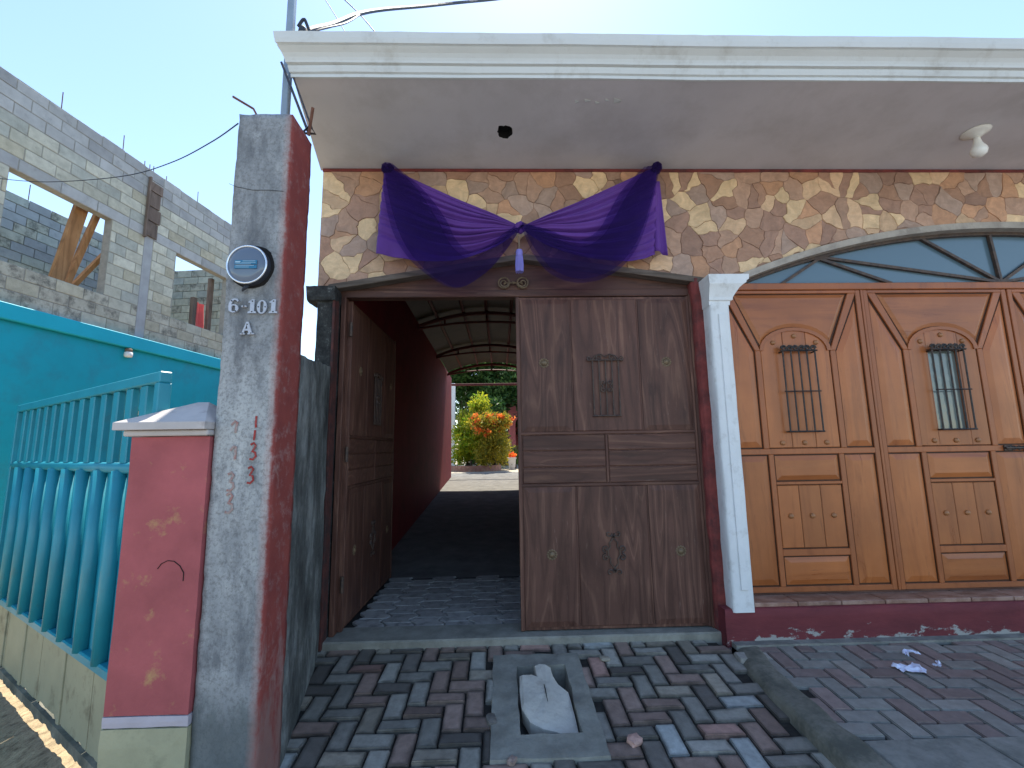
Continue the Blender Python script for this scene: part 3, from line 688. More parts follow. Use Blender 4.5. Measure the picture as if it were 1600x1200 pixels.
# ================================================================== TAN GARAGE GATE
tg = thing('arched_garage_gate', 'varnished orange brown panelled garage gate under an arched fanlight', 'gate', (4.79, 3.95, .33))
YB = 3.955
def tan_leaf(xa, xb, glazed, lab):
    cx = (xa+xb)/2; z0, z1 = .352, 3.01; hw = (xb-xa)/2
    if glazed:
        bd = MB().box(xa, cx-.15, YB, YB+.04, z0, z1).box(cx+.15, xb, YB, YB+.04, z0, z1).box(cx-.15, cx+.15, YB, YB+.04, z0, 1.71).box(cx-.15, cx+.15, YB, YB+.04, 2.43, z1)
    else: bd = MB().box(xa, xb, YB, YB+.04, z0, z1)
    lf = bd.build('leaf', m['groove_grime_shade'], tg, label=lab)
    F = YB-.016
    def rail(poly, mat='tan_rail', nm='rail', y=F):
        q = MB().prism(poly, y, YB+.001).build(nm, m[mat], lf); bev(q, .004, 1)
    def rect(a, b, c, d): return [(a, c), (b, c), (b, d), (a, d)]
    def pan(poly, mat='tan_wood', ins=.05, dep=.013, nm='panel'): MB().raised(inset(poly, .006), YB-.003, ins, dep, YB+.002).build(nm, m[mat], lf)
    st = .045
    rail(rect(xa+.002, xa+st, z0, z1), nm='stile', y=F-.001); rail(rect(xb-st, xb-.002, z0, z1), nm='stile', y=F-.001)
    rail(rect(xa+st, xb-st, 1.505, 1.555)); rail(rect(xa+st, xb-st, z0, z0+.045)); rail(rect(xa+st, xb-st, z1-.03, z1))
    iw, jw = .325, .375                                          # inner edge, outer edge of the arch frame stiles
    for s_ in (-1, 1):
        e = sorted((cx+s_*iw, cx+s_*jw)); rail(rect(e[0], e[1], 1.555, 2.44), nm='stile'); e = sorted((cx+s_*.295, cx+s_*.34)); rail(rect(e[0], e[1], z0+.045, 1.505), nm='stile')
        p1 = (cx+s_*(hw-st), 2.98); p2 = (cx+s_*(hw-st-.075), 2.98); q1 = (cx+s_*jw, 2.44); q2 = (cx+s_*iw, 2.44)
        pol = [p1, p2, q2, q1]
        if area(pol) < 0: pol.reverse()
        rail(pol, nm='brace')
        so = cx+s_*(hw-st-.006); si = cx+s_*(jw+.006)
        pol = [(si, 1.562), (so, 1.562), (so, 2.93), (si, 2.43)]
        if area(pol) < 0: pol.reverse()
        pan(pol)
        pol = rect(*sorted((cx+s_*.346, so)), z0+.052, 1.498); pan(pol)
    arc = lambda r, rise, n=14: [(cx+r*math.cos(math.pi-math.pi*i/n), 2.44+rise*math.sin(math.pi*i/n)) for i in range(n+1)]
    top = [(cx-iw+.01, 2.47)]+[p for p in arc(iw-.0, .216)[2:-2]]+[(cx+iw-.01, 2.47), (cx+hw-st-.085, 2.975), (cx-hw+st+.085, 2.975)]
    pan(top, 'tan_wood_cross', .032, .012)
    ao, ai = arc(iw+.008, .215), arc(iw-.03, .185)
    mb = MB()
    for i in range(14): mb.prism([ai[i], ai[i+1], ao[i+1], ao[i]] if area([ai[i], ai[i+1], ao[i+1], ao[i]]) > 0 else [ao[i], ao[i+1], ai[i+1], ai[i]], F-.003, YB+.001)
    mb.build('arch_moulding', m['tan_rail'], lf)
    xs_ = (cx-iw+.004, cx-.108, cx+.108, cx+iw-.004)
    at_ = lambda x: 2.44+.19*math.sqrt(max(0, 1-((x-cx)/(iw-.01))**2))
    for i in range(3):
        a, b = xs_[i]+.002, xs_[i+1]-.002; npt = 7; tp = [(b+(a-b)*k_/npt, at_(b+(a-b)*k_/npt)) for k_ in range(npt+1)]
        if glazed:
            if i == 1:
                a, b = cx-.1505, cx+.1505; tp = [(b+(a-b)*k_/npt, at_(b+(a-b)*k_/npt)) for k_ in range(npt+1)]
                MB().raised(rect(a, b, 1.562, 1.70), YB-.003, .004, .004, YB+.002).build('plank', m['tan_wood'], lf)
                MB().raised([(a, 2.44), (b, 2.44)]+tp, YB-.003, .004, .004, YB+.002).build('plank', m['tan_wood'], lf); continue
            if i == 0: b = cx-.152
            else: a = cx+.152
            tp = [(b+(a-b)*k_/npt, at_(b+(a-b)*k_/npt)) for k_ in range(npt+1)]
        MB().raised([(a, 1.562), (b, 1.562)]+tp, YB-.003, .004, .004, YB+.002).build('plank', m['tan_wood'], lf)
        a, b = cx-.288+i*.192+.002, cx-.288+(i+1)*.192-.002
    for i in range(3):
        a, b = cx-.288+i*.192+.002, cx-.288+(i+1)*.192-.002
        MB().raised(rect(a, b, .71, 1.235), YB-.002, .004, .004, YB+.002).build('plank', m['tan_wood'], lf)
    rail(rect(cx-.295, cx+.295, .645, .70)); rail(rect(cx-.295, cx+.295, 1.243, 1.268))
    pan(rect(cx-.288, cx+.288, 1.275, 1.498), 'tan_wood_cross', .04); pan(rect(cx-.288, cx+.288, z0+.052, .638), 'tan_wood_cross', .04)
    for x, z in ((-.2, 2.515), (0, 2.575), (.2, 2.515), (-.2, 1.605), (0, 1.605), (.2, 1.605), (-.19, .975), (0, .975), (.19, .975)):
        MB().lathe([(.023, 0), (.022, .008), (.014, .017), (.004, .021)], (cx+x, YB-.006, z), 'y', 10).build('stud', m['stud'], lf, True)
    g = MB()
    for i in range(5): wire(g, [(cx-.148+i*.074, 1.70), (cx-.148+i*.074, 2.43)], YB-.055, .0075)
    wire(g, [(cx-.165, 2.06), (cx+.165, 2.06)], YB-.06, .006); wire(g, [(cx-.16, 1.703), (cx+.16, 1.703)], YB-.055, .008)
    for s_ in (-1, 1):
        for z in (1.703, 2.42): g.tube([(cx+s_*.15, YB-.055, z), (cx+s_*.15, YB, z)], .007, 5)
    gr = g.build('grille', m['iron'], lf)
    c = MB(); wire(c, [(cx-.17, 2.43), (cx+.17, 2.43)], YB-.058, .008)
    for i in range(6): wire(c, spiral(cx-.135+i*.054, 2.452, .028, .008, 0 if i % 2 else math.pi, (0 if i % 2 else math.pi)+(9 if i % 2 else -9)), YB-.058, .008, 6)
    c.build('scroll_crest', m['iron'], gr)
    if glazed:
        MB().box(cx-.15, cx+.15, YB+.025, YB+.031, 1.71, 2.43).build('glass', m['door_glass'], lf)
        for a, b in ((cx-.15, cx-.14), (cx+.14, cx+.15)): MB().box(a, b, YB-.002, YB+.024, 1.71, 2.43).build('reveal', m['tan_rail'], lf)
tan_leaf(2.035, 3.375, False, 'leaf beside the white pilaster, planks behind its grille')
tan_leaf(3.40, 4.78, True, 'leaf with grey glass behind its grille')
tan_leaf(4.795, 6.175, True, 'leaf at the right edge')
MB().bbox(3.376, 3.3985, YB-.022, YB+.03, .352, 3.01, .003).build('cover_strip', m['tan_rail'], tg)
MB().bbox(4.7805, 4.7945, YB-.005, YB+.03, .352, 3.01, .002).build('cover_strip', m['tan_rail'], tg)
MB().bbox(2.02, 7.5, YB-.03, YB+.06, 3.012, 3.078, .006).build('transom_rail', m['tan_rail'], tg)
MB().box(2.03, 7.5, YB-.004, YB+.05, .333, .351).build('bottom_rail', m['dark_wood_cross'], tg)
# sliding bolt across the leaves
bl = MB(); bl.tube([(4.50, YB-.035, 1.53), (4.86, YB-.035, 1.53)], .011, 7); bl.bbox(4.50, 4.58, YB-.03, YB-.015, 1.505, 1.555); bl.bbox(4.70, 4.77, YB-.048, YB-.015, 1.51, 1.55); bl.bbox(4.83, 4.9, YB-.048, YB-.015, 1.51, 1.55)
for i in range(6): wire(bl, spiral(4.535+i*.05, 1.53, .018, .018, 0, 6.283, 8), YB-.03, .005)
bl.build('bolt', m['iron'], tg)
# fanlight
fan = MB(); a_ = [(2.12+i*(7.46-2.12)/40) for i in range(41)]
fan.prism([(2.12, 3.079), (7.46, 3.079)]+[(x, archz(x)-.05) for x in reversed(a_)], 3.992, 4.0); fan.build('fanlight_glass', m['transom_glass'], tg)
def bar(p, q, wd=.026, y=3.975, nm='fanlight_bar'):
    p, q = Vector(p), Vector(q); d = (q-p).normalized(); n_ = Vector((-d.y, d.x))*wd/2
    MB().prism([tuple(p-n_), tuple(q-n_), tuple(q+n_), tuple(p+n_)], y-.012, y+.0155).build(nm, m['gate_iron'], tg)
hub = (4.79, 3.09)
j1 = (3.05, archz(3.05)-.085)
bar((2.66, 3.085), j1, y=3.9745); bar(j1, (3.72, 3.085), y=3.9738); bar((3.06, archz(3.05)-.07), hub, y=3.973)
bar((4.05, archz(4.05)-.06), hub, y=3.9722); bar((4.75, archz(4.75)-.06), hub, y=3.9715); bar((5.5, archz(5.5)-.06), hub, y=3.972); bar((6.5, archz(6.5)-.06), hub, y=3.9733)
rim = MB()
for i in range(40):
    xa, xb = a_[i], a_[i+1]; rim.prism([(xa, archz(xa)-.085), (xb, archz(xb)-.085), (xb, archz(xb)-.05), (xa, archz(xa)-.05)], 3.955, 3.991)
rim.build('fanlight_rim', m['gate_iron'], tg)

# ================================================================== BOUNDARY WALL + CONCRETE PILLAR
def rough_box(x0, x1, y0, y1, z0, z1, nx, ny, nz, amp, fq, seed=0, skew=None):
    """subdivided box with chipped, uneven faces"""
    bm = bmesh.new(); idx = {}
    def V(i, j, k):
        if (i, j, k) not in idx:
            p = Vector((x0+(x1-x0)*i/nx, y0+(y1-y0)*j/ny, z0+(z1-z0)*k/nz))
            corner = sum((i in (0, nx), j in (0, ny), k in (0, nz)))
            d = Vector((noise.noise(p*fq+Vector((seed, 0, 0))), noise.noise(p*fq+Vector((0, seed+9, 0))), noise.noise(p*fq+Vector((0, 0, seed+5)))))*amp
            if corner >= 2:
                c = Vector(((x0+x1)/2, (y0+y1)/2, p.z if k not in (0, nz) else (z0+z1)/2)); e = (c-p); 
                d += Vector((math.copysign(1, e.x) if i in (0, nx) else 0, math.copysign(1, e.y) if j in (0, ny) else 0, math.copysign(1, e.z) if k in (0, nz) else 0))*amp*(.5+max(0, 1.6*noise.noise(p*fq*2.3+Vector((seed, 3, 3)))))
            p = p+d
            if skew: p = skew(p)
            idx[(i, j, k)] = bm.verts.new(p)
        return idx[(i, j, k)]
    for i in range(nx):
        for j in range(ny):
            bm.faces.new((V(i, j, 0), V(i, j+1, 0), V(i+1, j+1, 0), V(i+1, j, 0))); bm.faces.new((V(i, j, nz), V(i+1, j, nz), V(i+1, j+1, nz), V(i, j+1, nz)))
    for i in range(nx):
        for k in range(nz):
            bm.faces.new((V(i, 0, k), V(i+1, 0, k), V(i+1, 0, k+1), V(i, 0, k+1))); bm.faces.new((V(i, ny, k), V(i, ny, k+1), V(i+1, ny, k+1), V(i+1, ny, k)))
    for j in range(ny):
        for k in range(nz):
            bm.faces.new((V(0, j, k), V(0, j, k+1), V(0, j+1, k+1), V(0, j+1, k))); bm.faces.new((V(nx, j, k), V(nx, j+1, k), V(nx, j+1, k+1), V(nx, j, k+1)))
    bm.verts.index_update()
    mb = MB(); mb.add([q.co.copy() for q in bm.verts], [[q.index for q in f.verts] for f in bm.faces]); bm.free(); return mb
bw = thing('boundary_wall', 'low black stained plaster wall between concrete pillar and dark gate', 'wall', (-1.35, 3.2, 0))
sk = lambda p: Vector((p.x-.225*(p.y-2.62), p.y, p.z+(.12*(p.y-2.62) if p.z > 1.5 else 0)))
rough_box(-1.33, -1.168, 2.625, 3.79, -.3, 2.17, 4, 16, 28, .008, 5, 1, sk).build('wall', m['boundary_plaster'], bw)
rough_box(-1.67, -1.413, 3.765, 4.0, 2.885, 3.02, 7, 5, 4, .008, 9, 2).build('coping', m['mossy_column'], house)
pil_ = thing('concrete_pillar', 'tall weathered concrete pillar with brick red side and house number', 'pillar', (-1.32, 2.48, -.1))
body = rough_box(-1.470, -1.165, 2.355, 2.62, -.3, 3.515, 10, 8, 110, .0035, 7, 4).build('shaft', m['pillar_concrete'], pil_, True)
mm = body.data.attributes.new('sharp_face', 'BOOLEAN', 'FACE'); 
for i_ in range(len(body.data.polygons)): mm.data[i_].value = True
# painted numerals on the shaft: strokes of brush paint lying on the concrete
def strokes(name, lines, r, mat, y=2.351):
    mb = MB()
    for ln in lines: mb.tube([(p[0], y, p[1]) for p in ln], r, 6)
    for q in mb.v: q.y = y+(q.y-y)*.25
    return mb.build(name, m[mat], pil_)
def P35(x, y): p = onY(x, y, 2.353); return (p.x, p.z)
def num(lst): return [[P35(*q) for q in ln] for ln in lst]
one = lambda x, y: [(x, y), (x-1, y+12), (x-2, y+24)]
three = lambda x, y, s=1: [(x-5*s, y+3*s), (x, y), (x+3*s, y+4*s), (x-1*s, y+11*s), (x-3*s, y+13*s), (x+2*s, y+15*s), (x+3*s, y+21*s), (x-2*s, y+26*s), (x-7*s, y+25*s)]
for ln in ([(401, 650), (400, 660), (400, 668)], [(399, 672), (398, 680), (397, 688)], three(397, 692), three(393, 729)):
    strokes('painted_numeral', num([ln]), .0058, 'red_paint')
for ln in ([(362, 664), (368, 658), (371, 660), (368, 676)], [(360, 704), (366, 697), (369, 698), (367, 718)], three(362, 738, 1.1), three(360, 770, 1.2)):
    strokes('painted_numeral', num([ln]), .0068, 'faded_red_paint')
MB().tube([(*[(onY(x, y, 2.352)[k]) for k in range(3)],) for x, y in ((358, 287), (370, 292), (395, 297), (420, 297), (443, 299))], .0012, 4).build('crack', m['hole_dark'], pil_)
# cast metal house number
hn = thing('house_number', 'cast metal house number reading 6-101 A on the concrete pillar', 'house number', (-1.31, 2.345, 2.25))
def ring2(mb, cx, cz, rx, rz, t, y0, y1, n=20, a0=0, a1=2*math.pi, tv=1.):
    for i in range(n):
        a, b = a0+(a1-a0)*i/n, a0+(a1-a0)*(i+1)/n
        P = lambda a, k: (cx+(rx-k*t*(abs(math.cos(a))*.9+.35))*math.cos(a), cz+(rz-k*t*.5)*math.sin(a))
        pol = [P(a, 1), P(a, 0), P(b, 0), P(b, 1)]
        if area(pol) < 0: pol.reverse()
        mb.prism(pol, y0, y1)
def strk(mb, pts, ws, y0, y1):
    P = [Vector(p) for p in pts]; L = []; Q = []
    for i, p in enumerate(P):
        d = (P[min(i+1, len(P)-1)]-P[max(i-1, 0)]).normalized(); n_ = Vector((-d.y, d.x))*ws[i]/2; L.append(p+n_); Q.append(p-n_)
    for i in range(len(P)-1):
        pol = [tuple(Q[i]), tuple(Q[i+1]), tuple(L[i+1]), tuple(L[i])]
        mb.prism(pol if area(pol) > 0 else pol[::-1], y0, y1)
def digit(ch, px, py, h=.075):
    c = onY(px, py, 2.345); x, z = c.x, c.z; y0, y1 = 2.338, 2.348; mb = MB(); q = h/2
    sc = []
    if ch == '1':
        mb.prism([(x-.011, z-q), (x+.011, z-q), (x+.011, z+q), (x-.004, z+q), (x-.011, z+q-.008)], y0, y1); mb.prism([(x-.023, z-q), (x-.011, z-q), (x-.011, z-q+.011), (x-.020, z-q+.009)], y0, y1); mb.prism([(x+.011, z-q), (x+.023, z-q), (x+.020, z-q+.009), (x+.011, z-q+.011)], y0, y1)
        mb.prism([(x-.024, z+q-.016), (x-.011, z+q-.020), (x-.011, z+q-.006)], y0, y1); sc = [(x, z+q-.01), (x, z-q+.008)]
    elif ch == '0': ring2(mb, x, z, .026, q, .014, y0, y1); sc = [(x-.018, z), (x+.018, z)]
    elif ch == '6':
        ring2(mb, x, z-q*.40, .026, q*.60, .013, y0, y1); strk(mb, [(x+.022, z+q*.62), (x+.014, z+q*.9), (x, z+q*.95), (x-.012, z+q*.72), (x-.019, z+q*.3), (x-.020, z-q*.2), (x-.018, z-q*.5)], (.007, .009, .008, .012, .014, .014, .010), y0+.0004, y1); sc = [(x-.012, z+q-.012), (x+.012, z-q+.008)]
    elif ch == '-': mb.bbox(x-.014, x+.014, y0, y1, z-.005, z+.005, .002); sc = [(x, z)]
    else:
        mb.prism([(x-.030, z-q), (x-.018, z-q), (x+.002, z+q), (x-.006, z+q)], y0, y1); mb.prism([(x+.010, z-q), (x+.030, z-q), (x+.006, z+q), (x-.0058, z+q)], y0-.0005, y1); mb.prism([(x-.016, z-.014), (x+.016, z-.014), (x+.014, z-.004), (x-.013, z-.004)], y0+.0006, y1)
        mb.bbox(x-.036, x-.010, y0-.001, y1, z-q-.001, z-q+.007, .001); mb.bbox(x+.004, x+.037, y0-.001, y1, z-q-.001, z-q+.007, .001); sc = [(x, z+q-.014), (x+.022, z-q+.006), (x-.022, z-q+.006)]
    o = mb.build({'-': 'dash', 'A': 'letter'}.get(ch, 'numeral'), m['number_metal'], hn)
    s2 = MB()
    for a, b in sc: s2.lathe([(.004, 0), (.003, .003)], (a, y0, b), 'y', 7)
    s2.build('screw', m['screw'], o)
for ch, x, y in (('6', 366, 478), ('-', 382, 479), ('1', 395, 479), ('0', 410, 480), ('1', 428, 479), ('A', 387, 513)): digit(ch, x, y, .076 if ch != 'A' else .068)
# electricity meter in its chipped niche
em = thing('electricity_meter', 'round glass electricity meter with bright rim set in the concrete pillar', 'meter', (-1.34, 2.345, 2.58))
c = onY(391, 417, 2.34)
nr = MB(); n = 26
for i in range(n):
    a = 2*math.pi*i/n; rr = .119+.012*noise.noise((math.cos(a)*2, math.sin(a)*2, 1)); nr.v.append(Vector((c.x+.003+rr*math.cos(a), 2.349, c.z+.004+rr*1.02*math.sin(a))))
for i in range(n):
    a = 2*math.pi*i/n; nr.v.append(Vector((c.x+.105*math.cos(a), 2.342, c.z+.105*math.sin(a))))
nr.v += [Vector((p.x, 2.36, p.z)) for p in nr.v[:n]]
nr.f = [[i, (i+1) % n, n+(i+1) % n, n+i] for i in range(n)]+[list(range(n, 2*n))]+[[(i+1) % n, i, 2*n+i, 2*n+(i+1) % n] for i in range(n)]
nr.build('niche_ring', m['hole_dark'], em)
MB().lathe([(.108, 0), (.108, .03), (.100, .036)], (c.x, 2.345, c.z), 'y', 36).build('housing', m['black_rubber'], em)
rg = MB(); rg.tube([(c.x+.103*math.cos(a), 2.306, c.z+.103*math.sin(a)) for a in [2*math.pi*i/40 for i in range(41)]], .0055, 8, False); rg.build('rim', m['chrome'], em, True)
MB().lathe([(.100, .036), (.098, .040), (.07, .046), (.03, .049), (.004, .050)], (c.x, 2.345, c.z), 'y', 36).build('glass', m['meter_glass'], em, True)
lb = MB().box(c.x-.056, c.x+.060, 2.2925, 2.295, c.z-.004, c.z+.018).box(c.x-.056, c.x+.060, 2.2925, 2.295, c.z-.028, c.z-.009).build('label', m['meter_label'], em)
pr_ = MB().box(c.x-.052, c.x-.026, 2.291, 2.2924, c.z+.004, c.z+.012)
for i, (a, b) in enumerate(((-.014, .052), (-.02, .054), (-.05, .03), (-.05, .045), (-.05, .02))): pr_.box(c.x+a, c.x+b, 2.291, 2.2924, c.z+.012-i*.0085, c.z+.0142-i*.0085)
pr_.build('print', m['meter_print'], lb)
MB().tube([(c.x+.0, 2.33, c.z-.108), (c.x-.005, 2.32, c.z-.122), (c.x-.022, 2.325, c.z-.135), (c.x-.032, 2.34, c.z-.136)], [.009, .010, .007, .004], 6).build('seal', m['black_rubber'], em)
# pole, stub, rebars and brackets behind the pillar top
pole = thing('steel_pole', 'grey blue steel service pole rising behind the concrete pillar', 'pole', (-1.545, 3.0, 3.4))
MB().bbox(-1.573, -1.523, 2.99, 3.04, 2.4, 6.6, .006).build('shaft', m['steel_pole'], pole)
MB().lathe([(.03, 0), (.034, .02), (.034, .10), (.026, .16), (.012, .18)], (-1.465, 3.03, 4.62), 'z', 10).build('weatherhead', m['black_rubber'], pole)
tag(rough_box(-1.56, -1.30, 2.66, 2.84, 3.3, 3.70, 5, 4, 6, .010, 9, 7).build('concrete_stub', m['column_concrete']), 'short grey concrete block stub behind the pillar top', 'concrete block')
tag(MB().tube([Vector((-1.36, 2.46, 3.46)), onY(396, 170, 2.42), onY(364, 151, 2.40)], .0065, 6).build('rebar', m['rust']), 'rusty rebar leaning left out of the pillar top', 'rebar')
tag(MB().tube([onY(482, 212, 2.66), onY(489, 168, 2.60)], .010, 6).build('rebar', m['rust']), 'rusty rebar leaning right beside the soffit edge', 'rebar')
br = thing('wall_bracket', 'dark angled steel bracket from cornice end down to pillar', 'bracket', (-1.3, 2.7, 3.5))
p1, p2 = onY(440, 98, 2.93), onY(481, 205, 2.68)
MB().tube([p1, p2], .011, 4).build('arm', m['iron'], br)
MB().tube([p1+Vector((.05, .02, -.02)), p2+Vector((.02, .01, .03))], .008, 4).build('arm', m['iron'], br)
a, b = onY(472, 208, 2.66), onY(493, 209, 2.66)
MB().tube([a, b, onY(484, 196, 2.66), a], .008, 4).build('foot', m['iron'], br)

# ================================================================== PINK PIER
pp = thing('pink_pier', 'pink plastered gate pier with lilac pyramid cap and cream base', 'pier', (-1.68, 2.5, -.13))
rough_box(-1.868, -1.476, 2.335, 2.69, .385, 1.685, 6, 5, 16, .003, 6, 3).build('shaft', m['pink_plaster'], pp)
rough_box(-1.870, -1.474, 2.333, 2.692, .335, .384, 6, 5, 2, .002, 6, 3).build('band', m['lilac_band'], pp)
rough_box(-1.873, -1.472, 2.330, 2.695, -.3, .334, 6, 5, 8, .003, 6, 3).build('base', m['pink_base'], pp)
cap = MB(); cap.bbox(-1.895, -1.474, 2.31, 2.72, 1.686, 1.716, .006); 
x0, x1, y0, y1 = -1.925, -1.473, 2.28, 2.75
cap.add([(x0, y0, 1.717), (x1, y0, 1.717), (x1, y1, 1.717), (x0, y1, 1.717), (x0, y0, 1.755), (x1, y0, 1.755), (x1, y1, 1.755), (x0, y1, 1.755), (-1.66, 2.5, 1.875), (-1.60, 2.5, 1.875)],
        [(3, 2, 1, 0), (0, 1, 5, 4), (1, 2, 6, 5), (2, 3, 7, 6), (3, 0, 4, 7), (4, 5, 9, 8), (5, 6, 9), (6, 7, 8, 9), (7, 4, 8)])
bev(cap.build('cap', m['cap_concrete'], pp), .008, 2)
ar = MB().tube([onY(x, y, 2.3345) for x, y in ((246, 889), (252, 881), (262, 876), (272, 877), (281, 884), (287, 895), (286, 908))], .0022, 4); ar.build('scratch', m['hole_dark'], pp)

# ================================================================== TURQUOISE GATE
gd = Vector((-.830, .5577, 0)); gn = Vector((-.5577, -.830, 0)); G0 = Vector((-1.837, 2.455, 0))
GM = Matrix(((gd.x, gn.x, 0, G0.x), (gd.y, gn.y, 0, G0.y), (0, 0, 1, 0), (0, 0, 0, 1)))
tgt = thing('turquoise_gate', 'turquoise sheet metal gate with open bars above and cream foot panels', 'gate', G0+Vector((-1.2, .8, -.03)))
GL = 2.86
MB(GM).bbox(-.06, GL, -.03, .03, 1.975, 2.035, .006).build('top_rail', m['teal_metal'], tgt)
MB(GM).tube([(-.06, .0, 1.52), (GL, .0, 1.52)], .032, 10).build('middle_rail', m['teal_metal'], tgt, True)
MB(GM).bbox(-.06, GL, -.034, .034, .435, .49, .008).build('lower_rail', m['teal_metal'], tgt)
for s_ in (-.06, GL-.05): MB(GM).bbox(s_, s_+.055, -.031, .031, -.02, 1.974, .005).build('stile', m['teal_metal'], tgt)
for i in range(13): 
    s_ = .165+i*.207; MB(GM).bbox(s_-.042, s_+.042, -.02, .02, 1.545, 1.976, .006).build('bar', m['teal_metal'], tgt)
MB(GM).box(-.01, GL-.05, -.018, -.010, .49, 1.50).build('sheet', m['teal_sheet'], tgt)
for i in range(9):
    s_ = .10+i*.305
    q = MB(GM); q.tube([(s_, .012, .478), (s_, .012, 1.505)], .040, 14); q.build('tube', m['teal_metal'], tgt, True)
    MB(GM).bbox(s_+.085, s_+.22, -.0095, -.002, .50, 1.49, .003).build('slat', m['teal_sheet'], tgt)
def cream(i, a, b):
    mb = MB(GM); n = 14; vs = []
    for k_ in range(n+1):
        s_ = a+(b-a)*k_/n; z = .012+.010*noise.noise((s_*14, 3, 1))+((.018+.05*abs(noise.noise((s_*31, 2, 2)))) if (i == 2 and .2 < k_/n < .9) else 0)+(.02*max(0, noise.noise((s_*9, 8, 1))))
        vs += [(s_, .004, z), (s_, .004, .436), (s_, -.004, z), (s_, -.004, .436)]
    fs = []
    for k_ in range(n):
        q, r_ = k_*4, k_*4+4; fs += [[q+2, q, q+1, q+3][::-1]] if k_ == 0 else []
        fs += [[r_, q, q+1, r_+1], [q+2, r_+2, r_+3, q+3], [q, r_, r_+2, q+2]]
    mb.add(vs, fs); mb.build('foot_panel', m['cream_metal'], tgt)
edges = [0.0, .50, .98, 1.46, 1.86, 2.34, 2.80]
for i in range(6): cream(i, edges[i]+.004, edges[i+1]-.004)
for e in (.98, 1.86, 2.40): MB(GM).bbox(e-.022, e+.022, -.012, .014, -.012, .434, .003).build('foot_post', m['cream_metal'], tgt)
ft = MB(GM); n = 160
for i in range(n+1):
    s_ = -.06+(GL+.06)*i/n; dz = -.006+.026*noise.noise((s_*4, 1, 4))+.022*noise.noise((s_*13, 1, 4))+.012*noise.noise((s_*31, 1, 4))
    ft.v += [Vector((s_, .028, -.030+dz)), Vector((s_, .028, .016)), Vector((s_, -.028, -.030+dz)), Vector((s_, -.028, .014))]
for i in range(n):
    q, r_ = i*4, i*4+4; ft.f += [[r_, q, q+1, r_+1], [q+2, r_+2, r_+3, q+3], [q, r_, r_+2, q+2], [q+1, q+3, r_+3, r_+1]]
ft.f += [[0, 2, 3, 1], [n*4, n*4+1, n*4+3, n*4+2]]
ft.build('bottom_rail', m['kerb_concrete'], tgt, label='grimy bottom rail with ragged edge')

# ================================================================== TURQUOISE HOUSE WITH BLOCK STOREY
hd = Vector((.1182, .993, 0)); hn_ = Vector((.993, -.1182, 0)); A0 = Vector((-6.675, 5.991, 0))
HM = Matrix(((-hd.x, hn_.x, 0, A0.x), (-hd.y, hn_.y, 0, A0.y), (0, 0, 1, 0), (0, 0, 0, 1)))
def hp(px, py, t=0.0):                              # where a sight line meets the wall plane: (s, z)
    d = ray(px, py); q = A0+hn_*t; k_ = (q-EYE).dot(hn_)/d.dot(hn_); p = EYE+d*k_; return (p-A0).dot(hd), p.z
th_ = thing('turquoise_house', 'turquoise house with unfinished grey concrete block upper storey', 'house', A0+Vector((0, 2, -.15)))
def HB(s0, s1, t0, t1, z0, z1, name, mat, par=th_, b=0):
    mb = MB(HM); (mb.bbox(-s1, -s0, t0, t1, z0, z1, b) if b else mb.box(-s1, -s0, t0, t1, z0, z1)); return mb.build(name, m[mat], par)
WS0, WS1, WZ0, WZ1 = 1.40, 2.75, 1.05, 2.36
lw = MB(HM)
for a, b, z0, z1 in ((-4, WS0, -.2, 3.41), (WS1, 7, -.2, 3.41), (WS0, WS1, -.2, WZ0), (WS0, WS1, WZ1, 3.41)): lw.box(-b, -a, -.2, 0, z0, z1)
lwall = lw.build('wall', m['teal_paint'], th_)
HB(-4, 7, -.2, .075, 3.415, 3.64, 'fascia', 'teal_fascia', th_, .01)
wn = HB(WS0, WS1, -.19, -.17, WZ0, WZ1, 'window', 'window_dark')
for a, b, c_, d in ((WS0, WS0+.07, WZ0, WZ1), (WS1-.07, WS1, WZ0, WZ1), ((WS0+WS1)/2-.03, (WS0+WS1)/2+.03, WZ0, WZ1), (WS0, WS1, WZ1-.07, WZ1)): HB(a, b, -.168, -.12, c_, d, 'frame', 'courtyard_white', wn)
for a, b, c_, d in ((1.45, 1.1, 1.75, 2.3), (1.75, 1.1, 1.5, 2.3), (1.75, 2.3, 2.05, 1.1), (2.1, 1.1, 2.4, 2.3), (2.4, 1.1, 2.1, 2.3), (2.4, 2.3, 2.7, 1.1)):
    MB(HM).tube([(-a, -.06, b), (-c_, -.06, d)], .009, 5).build('bar', m['teal_metal'], wn)
HB(WS0-.06, WS1+.06, .002, .06, WZ1+.01, WZ1+.09, 'window_hood', 'teal_fascia')
lt = thing('wall_lamp', 'white ceramic lamp holder under the turquoise fascia', 'lamp', HM @ Vector((-1.80, .04, 3.3)))
MB(HM).lathe([(.05, 0), (.055, .03), (.045, .05), (.03, .06)][::1], (-1.80, .045, 3.35), 'z', 14).build('base', m['tassel_cord'], lt)
MB(HM).lathe([(.012, 0), (.052, .006), (.062, .03), (.06, .085), (.04, .10)], (-1.80, .045, 3.25), 'z', 14).build('globe', m['bulb_glass'], lt, True)
